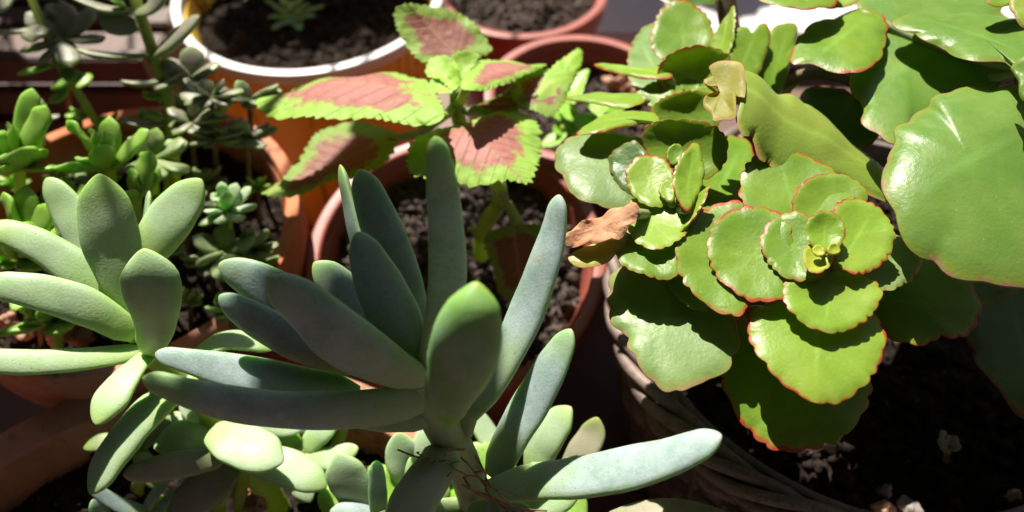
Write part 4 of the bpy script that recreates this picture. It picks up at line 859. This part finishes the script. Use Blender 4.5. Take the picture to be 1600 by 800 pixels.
KD([(1590, 60), (1560, 130), (1500, 150), (1440, 185), (1405, 222), (1372, 216), (1350, 192), (1352, 168), (1330, 138), (1342, 95), (1328, 60), (1346, 22), (1350, -20), (1450, -50), (1550, -20)], 25.0, n=(-.05, .62, .78), mat='kal_big', sc=12, cup=-.04, amp=.034)
KD([(1352, 10), (1300, 22), (1262, 40), (1238, 75), (1242, 95), (1268, 96), (1300, 108), (1345, 112), (1380, 80), (1385, 30)], 25.0, n=(-.05, .7, .7), mat='kal', sc=12, cup=-.05, amp=.02)
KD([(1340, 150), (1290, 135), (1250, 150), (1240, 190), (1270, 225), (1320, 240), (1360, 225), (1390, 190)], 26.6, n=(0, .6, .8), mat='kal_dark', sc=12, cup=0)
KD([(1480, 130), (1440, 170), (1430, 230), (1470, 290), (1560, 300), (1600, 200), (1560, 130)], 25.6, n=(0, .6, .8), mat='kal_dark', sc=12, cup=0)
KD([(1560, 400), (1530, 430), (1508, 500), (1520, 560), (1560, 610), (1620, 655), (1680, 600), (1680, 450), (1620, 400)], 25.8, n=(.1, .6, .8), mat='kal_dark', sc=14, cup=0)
KD([(1470, 340), (1420, 330), (1400, 380), (1430, 440), (1520, 480), (1600, 440), (1560, 370)], 24.9, n=(0, .6, .8), mat='kal_dark', sc=12, cup=0, petiole=None)  # hidden leaf, lowered and enlarged to shade the seedling and soil
KD([(1230, -40), (1185, -10), (1200, 4), (1235, 14), (1275, 16), (1310, 0), (1300, -40)], 25.5, petiole=None, n=(0, .7, .7), mat='kal', sc=10, cup=0)
KD([(1262, -8), (1252, 4), (1275, 10), (1300, 16), (1330, 12), (1345, -10), (1310, -25)], 26.6, petiole=None, n=(0, .6, .8), mat='kal_olive', sc=12, cup=.1)
KD([(1590, -20), (1560, -15), (1535, 0), (1550, 12), (1590, 8), (1640, -10)], 24, petiole=None, n=(0, .7, .7), mat='kal', sc=8)
KD([(1640, 60), (1600, 48), (1578, 20), (1582, -10), (1620, -30), (1660, 10)], 21.5, n=(-.3, .4, .85), mat='kal_olive', sc=8, petiole=None)
KD([(1580, 105), (1590, 125), (1600, 160), (1640, 150), (1650, 110), (1610, 90)], 21.2, n=(-.6, .3, .7), mat='kal_big', sc=6, petiole=None)
tube([W(1215, 165, 28.5), W(1245, 120, 27.6), W(1300, 118, 27.2), W(1340, 135, 27.6), W(1420, 200, 29)], .2, 'stem_brn', 'stem', D, 10, 30)
flat(D, [(1215, 148), (1232, 138), (1249, 129), (1244, 137), (1228, 146)], 27.5, n=(0, .6, .8), mat='kal_young', sc=3, M_=50, th=.1)
# the long leaf with the curled tip
def loft(parent, A_, B__, mat, th=.16, bulge=.25, ns=60, nw=18, sc=9, amp=.06, name='leaf', label=None):
    Aw = np.array([W(*q) for q in A_]); Bw = np.array([W(*q) for q in B__]); CA = catmull(Aw, ns); CB = catmull(Bw, ns)
    V = [[], []]; rad = []; lu = []; lv = []; L_ = []
    for i in range(ns):
        t = i / (ns - 1); a_, b_ = CA[i], CB[i]; m_ = (a_ + b_) / 2; w_ = np.linalg.norm(a_ - b_)
        T = nrm(CA[min(i+1, ns-1)] + CB[min(i+1, ns-1)] - CA[max(i-1, 0)] - CB[max(i-1, 0)]); Nn = nrm(np.cross(T, b_ - a_))
        if Nn @ (CPOS - m_) < 0: Nn = -Nn
        sa = abs(math.sin(math.pi * sc * t)) ** .7 - .6; sb = abs(math.sin(math.pi * sc * (t + .04))) ** .7 - .6
        k_ = math.sin(math.pi * min(1, t * 1.6 + .15)) ** .5 if t < .5 else 1
        a2 = a_ + nrm(a_ - b_) * sa * amp * 2.2 * k_; b2 = b_ + nrm(b_ - a_) * sb * amp * 2.2 * k_
        for j in range(nw + 1):
            v = j / nw; vv = abs(v * 2 - 1); q = a_ * (1 - v) + b_ * v + ((a2 - a_) if v < .5 else (b2 - b_)) * vv ** 5
            q = q + Nn * (bulge * w_ * (1 - vv ** 2) + .03 * w_ * noise.noise(Vector((t * 4, v * 2, 1.))))
            tt_ = th / 2 * math.sqrt(max(0, 1 - vv ** 8)) * (1 if 0 < i < ns - 1 else .0)
            V[0].append(q + Nn * tt_); V[1].append(q - Nn * tt_); rad.append(min(vv * .975 + .015, .99)); lu.append(t * .9 - .45); lv.append((v - .5) * .5)
    n_ = len(V[0]); Fc = []
    for i in range(ns - 1):
        for j in range(nw):
            p = i * (nw+1) + j; q = (p, p + 1, p + nw + 2, p + nw + 1); Fc.append(q); Fc.append(tuple(n_ + x for x in q[::-1]))
        for j in (0, nw):
            p = i * (nw+1) + j; Fc.append((p, p + nw + 1, n_ + p + nw + 1, n_ + p))
    for i in (0, ns - 1):
        for j in range(nw): p = i*(nw+1) + j; Fc.append((p, p+1, n_+p+1, n_+p))
    o = mesh_obj(name, V[0] + V[1], Fc, M[mat], parent, dict(rad=rad*2, lu=lu*2, lv=lv*2))
    if label: o['label'] = label
    return o
lo = loft(D, [(1404, 324, 23.8), (1350, 299, 23.5), (1292, 274, 23.2), (1258, 266, 23.0), (1225, 268, 22.8), (1192, 252, 22.6), (1178, 222, 22.5), (1162, 209, 22.4), (1149, 190, 22.4)],
     [(1407, 308, 24.3), (1375, 262, 25.1), (1330, 228, 25.0), (1300, 195, 24.8), (1268, 168, 24.7), (1238, 150, 24.5), (1212, 146, 24.3), (1182, 120, 24.1), (1150, 103, 23.9)], 'kal_olive', bulge=.10, sc=5, amp=.09, label='long olive leaf with its tip curled back')
tip = flat(lo, [(1152, 150), (1150, 188), (1132, 192), (1116, 194), (1112, 182), (1101, 172), (1103, 158), (1122, 148), (1120, 138), (1104, 138), (1101, 130), (1114, 122), (1109, 110), (1128, 102), (1158, 104), (1166, 130), (1164, 160)], 23.1, n=(-.35, .5, .8), mat='kal_gold', sc=2, amp=.004, cup=.2, th=.14, name='curled_tip', label='golden brown underside of the curled tip')
tube([W(1403, 316, 23.9), W(1430, 300, 24.6), W(1500, 240, 25.5)], .16, 'stem', 'petiole', D, 8, 12)

# ------------------------------------------------------------------ single pebbles, crumbs and the tiny seedling
rp = random.Random(3)
def pebble(x, y, d, r, mat, label, name='pebble', group=None):
    vs, fs = blob_geom(W(x, y, d), r, rp, 3); o = mesh_obj(name, vs, fs, M[mat], None); tag(o, label, 'pebble' if name == 'pebble' else 'soil crumb', group)
M['pale'] = m_simple('pale stone', (.42, .30, .20), (.60, .46, .34), 120, .8, .5, 500)
M['grit'] = m_simple('grey stone', (.16, .13, .12), (.30, .26, .24), 120, .8, .5, 500)
M['crumb'] = m_simple('reddish crumb', (.30, .15, .10), (.46, .26, .17), 120, .85, .6, 500)
def dsoil(x, y, z):
    r_ = ray(x, y); return (z - CAM_Z) / r_[2]
for x, y, z, r, m_, l_ in [(1205, 762, 11.3, .32, 'pale', 'pale tan pebble nearest the basket rim at the bottom'), (1222, 790, 11.3, .25, 'pale', 'small tan pebble at the bottom edge inside the basket'),
    (1383, 768, 11.2, .22, 'grit', 'small dark stone above the tan one at the bottom'), (1380, 795, 11.2, .26, 'crumb', 'tan stone at the bottom edge in the middle of the basket soil'),
    (1420, 795, 11.2, .30, 'grit', 'larger grey stone at the bottom edge of the basket soil'), (1583, 775, 11.2, .22, 'pale', 'pale pebble at the bottom right corner'),
    (372, 765, 11.2, .38, 'crumb', 'reddish stone on the soil below the plump leaves'), (400, 790, 11.1, .3, 'crumb', 'reddish stone at the bottom edge of the foreground pot'),
    (755, 396, 9.8, .3, 'pale', 'pale stone at the foot of the coleus stem'), (960, 130, 11.6, .4, 'crumb', 'tan lump in the seedling pot'), (985, 142, 11.5, .35, 'crumb', 'second tan lump in the seedling pot'),
    (15, 500, 12.2, .3, 'crumb', 'reddish crumb at the left edge below the long leaves'), (40, 520, 12.1, .25, 'crumb', 'small reddish crumb near the left edge'), (105, 515, 12.1, .42, 'crumb', 'large reddish crumb between the two long left leaves'),
    (130, 528, 12.0, .26, 'crumb', 'small crumb right of the large reddish one'), (85, 528, 12.0, .24, 'crumb', 'small crumb left of the large reddish one'), (175, 522, 12.0, .18, 'pale', 'pale crumb beside the mint stem'),
    (378, 195, 12.0, .3, 'crumb', 'lit crumb in the left pot near its rim'), (398, 212, 12.0, .3, 'grit', 'grey crumb in the left pot near its rim')]:
    pebble(x, y, dsoil(x, y, z + r * .3), r, m_, l_)
t = empty('seedling', W(1480, 720, dsoil(1480, 720, 11)), 'tiny dull brown green seedling alone on the dark basket soil', 'seedling')
for k in range(9):
    a_ = k * 2.4; q = 8 + 2 * k; x, y = 1480 + q * math.cos(a_), 690 + q * .9 * math.sin(a_)
    fat(t, [(1480, 698, 26.2, 8), ((1480 + x) / 2, (698 + y) / 2, 25.9, 20), (x, y, 25.8, 14)], mat='dusk', ns=14, nr=10, n=(0, .6, .8))
tube([W(1480, 695, 26.2), W(1478, 722, 26.8)], .1, 'stem_brn', 'stem', t, 6, 6)

# ------------------------------------------------------------------ added pot plant, unseen above the frame: its leaves are placed to cast shade
tp = empty('shade_pot_plant', (-62, 96, 0), 'tall broad leaved pot plant leaning over the left side from behind, above the frame', 'pot plant')
lathe('pot', round_prof([(0, .1), (9, .1), (12, 22), (11, 22), (9, 17), (0, 17)]), (-62, 96), 'terra', tp, n=48)
def at(p, k): return np.array(p, float) + SUN * k
bp = [(-62, 96, 16), (-60, 92, 40), (-50, 80, 62), (-36, 66, 66), (-24, 50, 58)]
tube(bp, [1.1, .9, .7, .5, .3], 'stem_brn', 'stem', tp, 10, 40)
BPc = catmull(np.array(bp, float), 60)
def shade_leaf(target, k, a_, b_, rot, lob=.06):
    c = at(target, k); _c[0] += 1; sd = _c[0]; Z = nrm(SUN + np.array([.15 * math.sin(sd), .15 * math.cos(sd), 0])); X = nrm(np.cross(np.array([0, 0, 1.]), Z)); Y = np.cross(Z, X)
    X, Y = X * math.cos(rot) + Y * math.sin(rot), -X * math.sin(rot) + Y * math.cos(rot)
    n_ = 64; V = []; Fc = []; rings = [0, .3, .6, .85, 1]
    for sgn in (1, -1):
        for r_ in rings:
            for k_ in range(n_):
                t = 2 * math.pi * k_ / n_; q = r_ * (1 + lob * math.sin(t * 5 + sd) + lob * .5 * math.sin(t * 13 + sd * 2))
                x, y = a_ * q * math.cos(t), b_ * q * math.sin(t) * (1 - .35 * math.cos(t))
                V.append(c + X * x + Y * y + Z * (.5 * math.sin(x * .5) - .06 * abs(y) ** 1.5 + sgn * .05 * (1 - r_ ** 6)))
    m_ = len(rings)
    for h_ in range(2):
        for i in range(m_ - 1):
            for k_ in range(n_):
                k2 = (k_ + 1) % n_; b0 = h_ * m_ * n_; f_ = (b0 + i*n_+k_, b0 + (i+1)*n_+k_, b0 + (i+1)*n_+k2, b0 + i*n_+k2); Fc.append(f_ if h_ == 0 else f_[::-1])
    mesh_obj('leaf', V, Fc, M['kal_dark'], tp, dict(rad=[.5] * len(V), lu=[0.] * len(V), lv=[.3] * len(V)))
    st = c + X * a_; j = np.argmin(np.linalg.norm(BPc[:, :3] - st, axis=1)); e_ = BPc[j, :3]
    tube([c + X * a_ * .8, (st + e_) / 2 + np.array([0, 0, 1.5]), e_], .16, 'stem', 'petiole', tp, 6, 12)
for tg, k, a_, b_, rot in [((-19.5, 9.5, 11.5), 44, 4.6, 3.2, .5), ((-14.5, 24.2, 12), 40, 3.6, 2.6, .2),  ((-12, 37.5, 11.5), 40, 4.6, 3.0, .1), ((-6.5, 38, 12), 38, 2.4, 1.6, .7),
        ((-25, 41, 8), 42, 6, 4.2, .3), ((-30, 48, 8), 42, 5, 3.5, .8), ((-22, 47, 8), 40, 2.6, 2.0, .3), ((-34, 40, 8), 44, 4, 3, 1.2), ((-5.2, 25, 16.5), 34, 1.9, 1.3, .4), ((-22.5, 14, 2), 50, 4.5, 3.6, .9), ((-7.5, 13.5, 11.5), 44, 1.9, 1.3, .3), ((-4.7, 10.1, 21), 46, 4.5, 2.5, .05), ((5.5, 50, 3), 40, 6.5, 4, .2), ((14, 54, 3), 40, 4, 5, .2), ((-26, 19.5, 0), 46, 6, 5, .2), ((-2.5, 30, 18.5), 34, 2.0, .7, .1)]:
    shade_leaf(tg, k, a_, b_, rot)
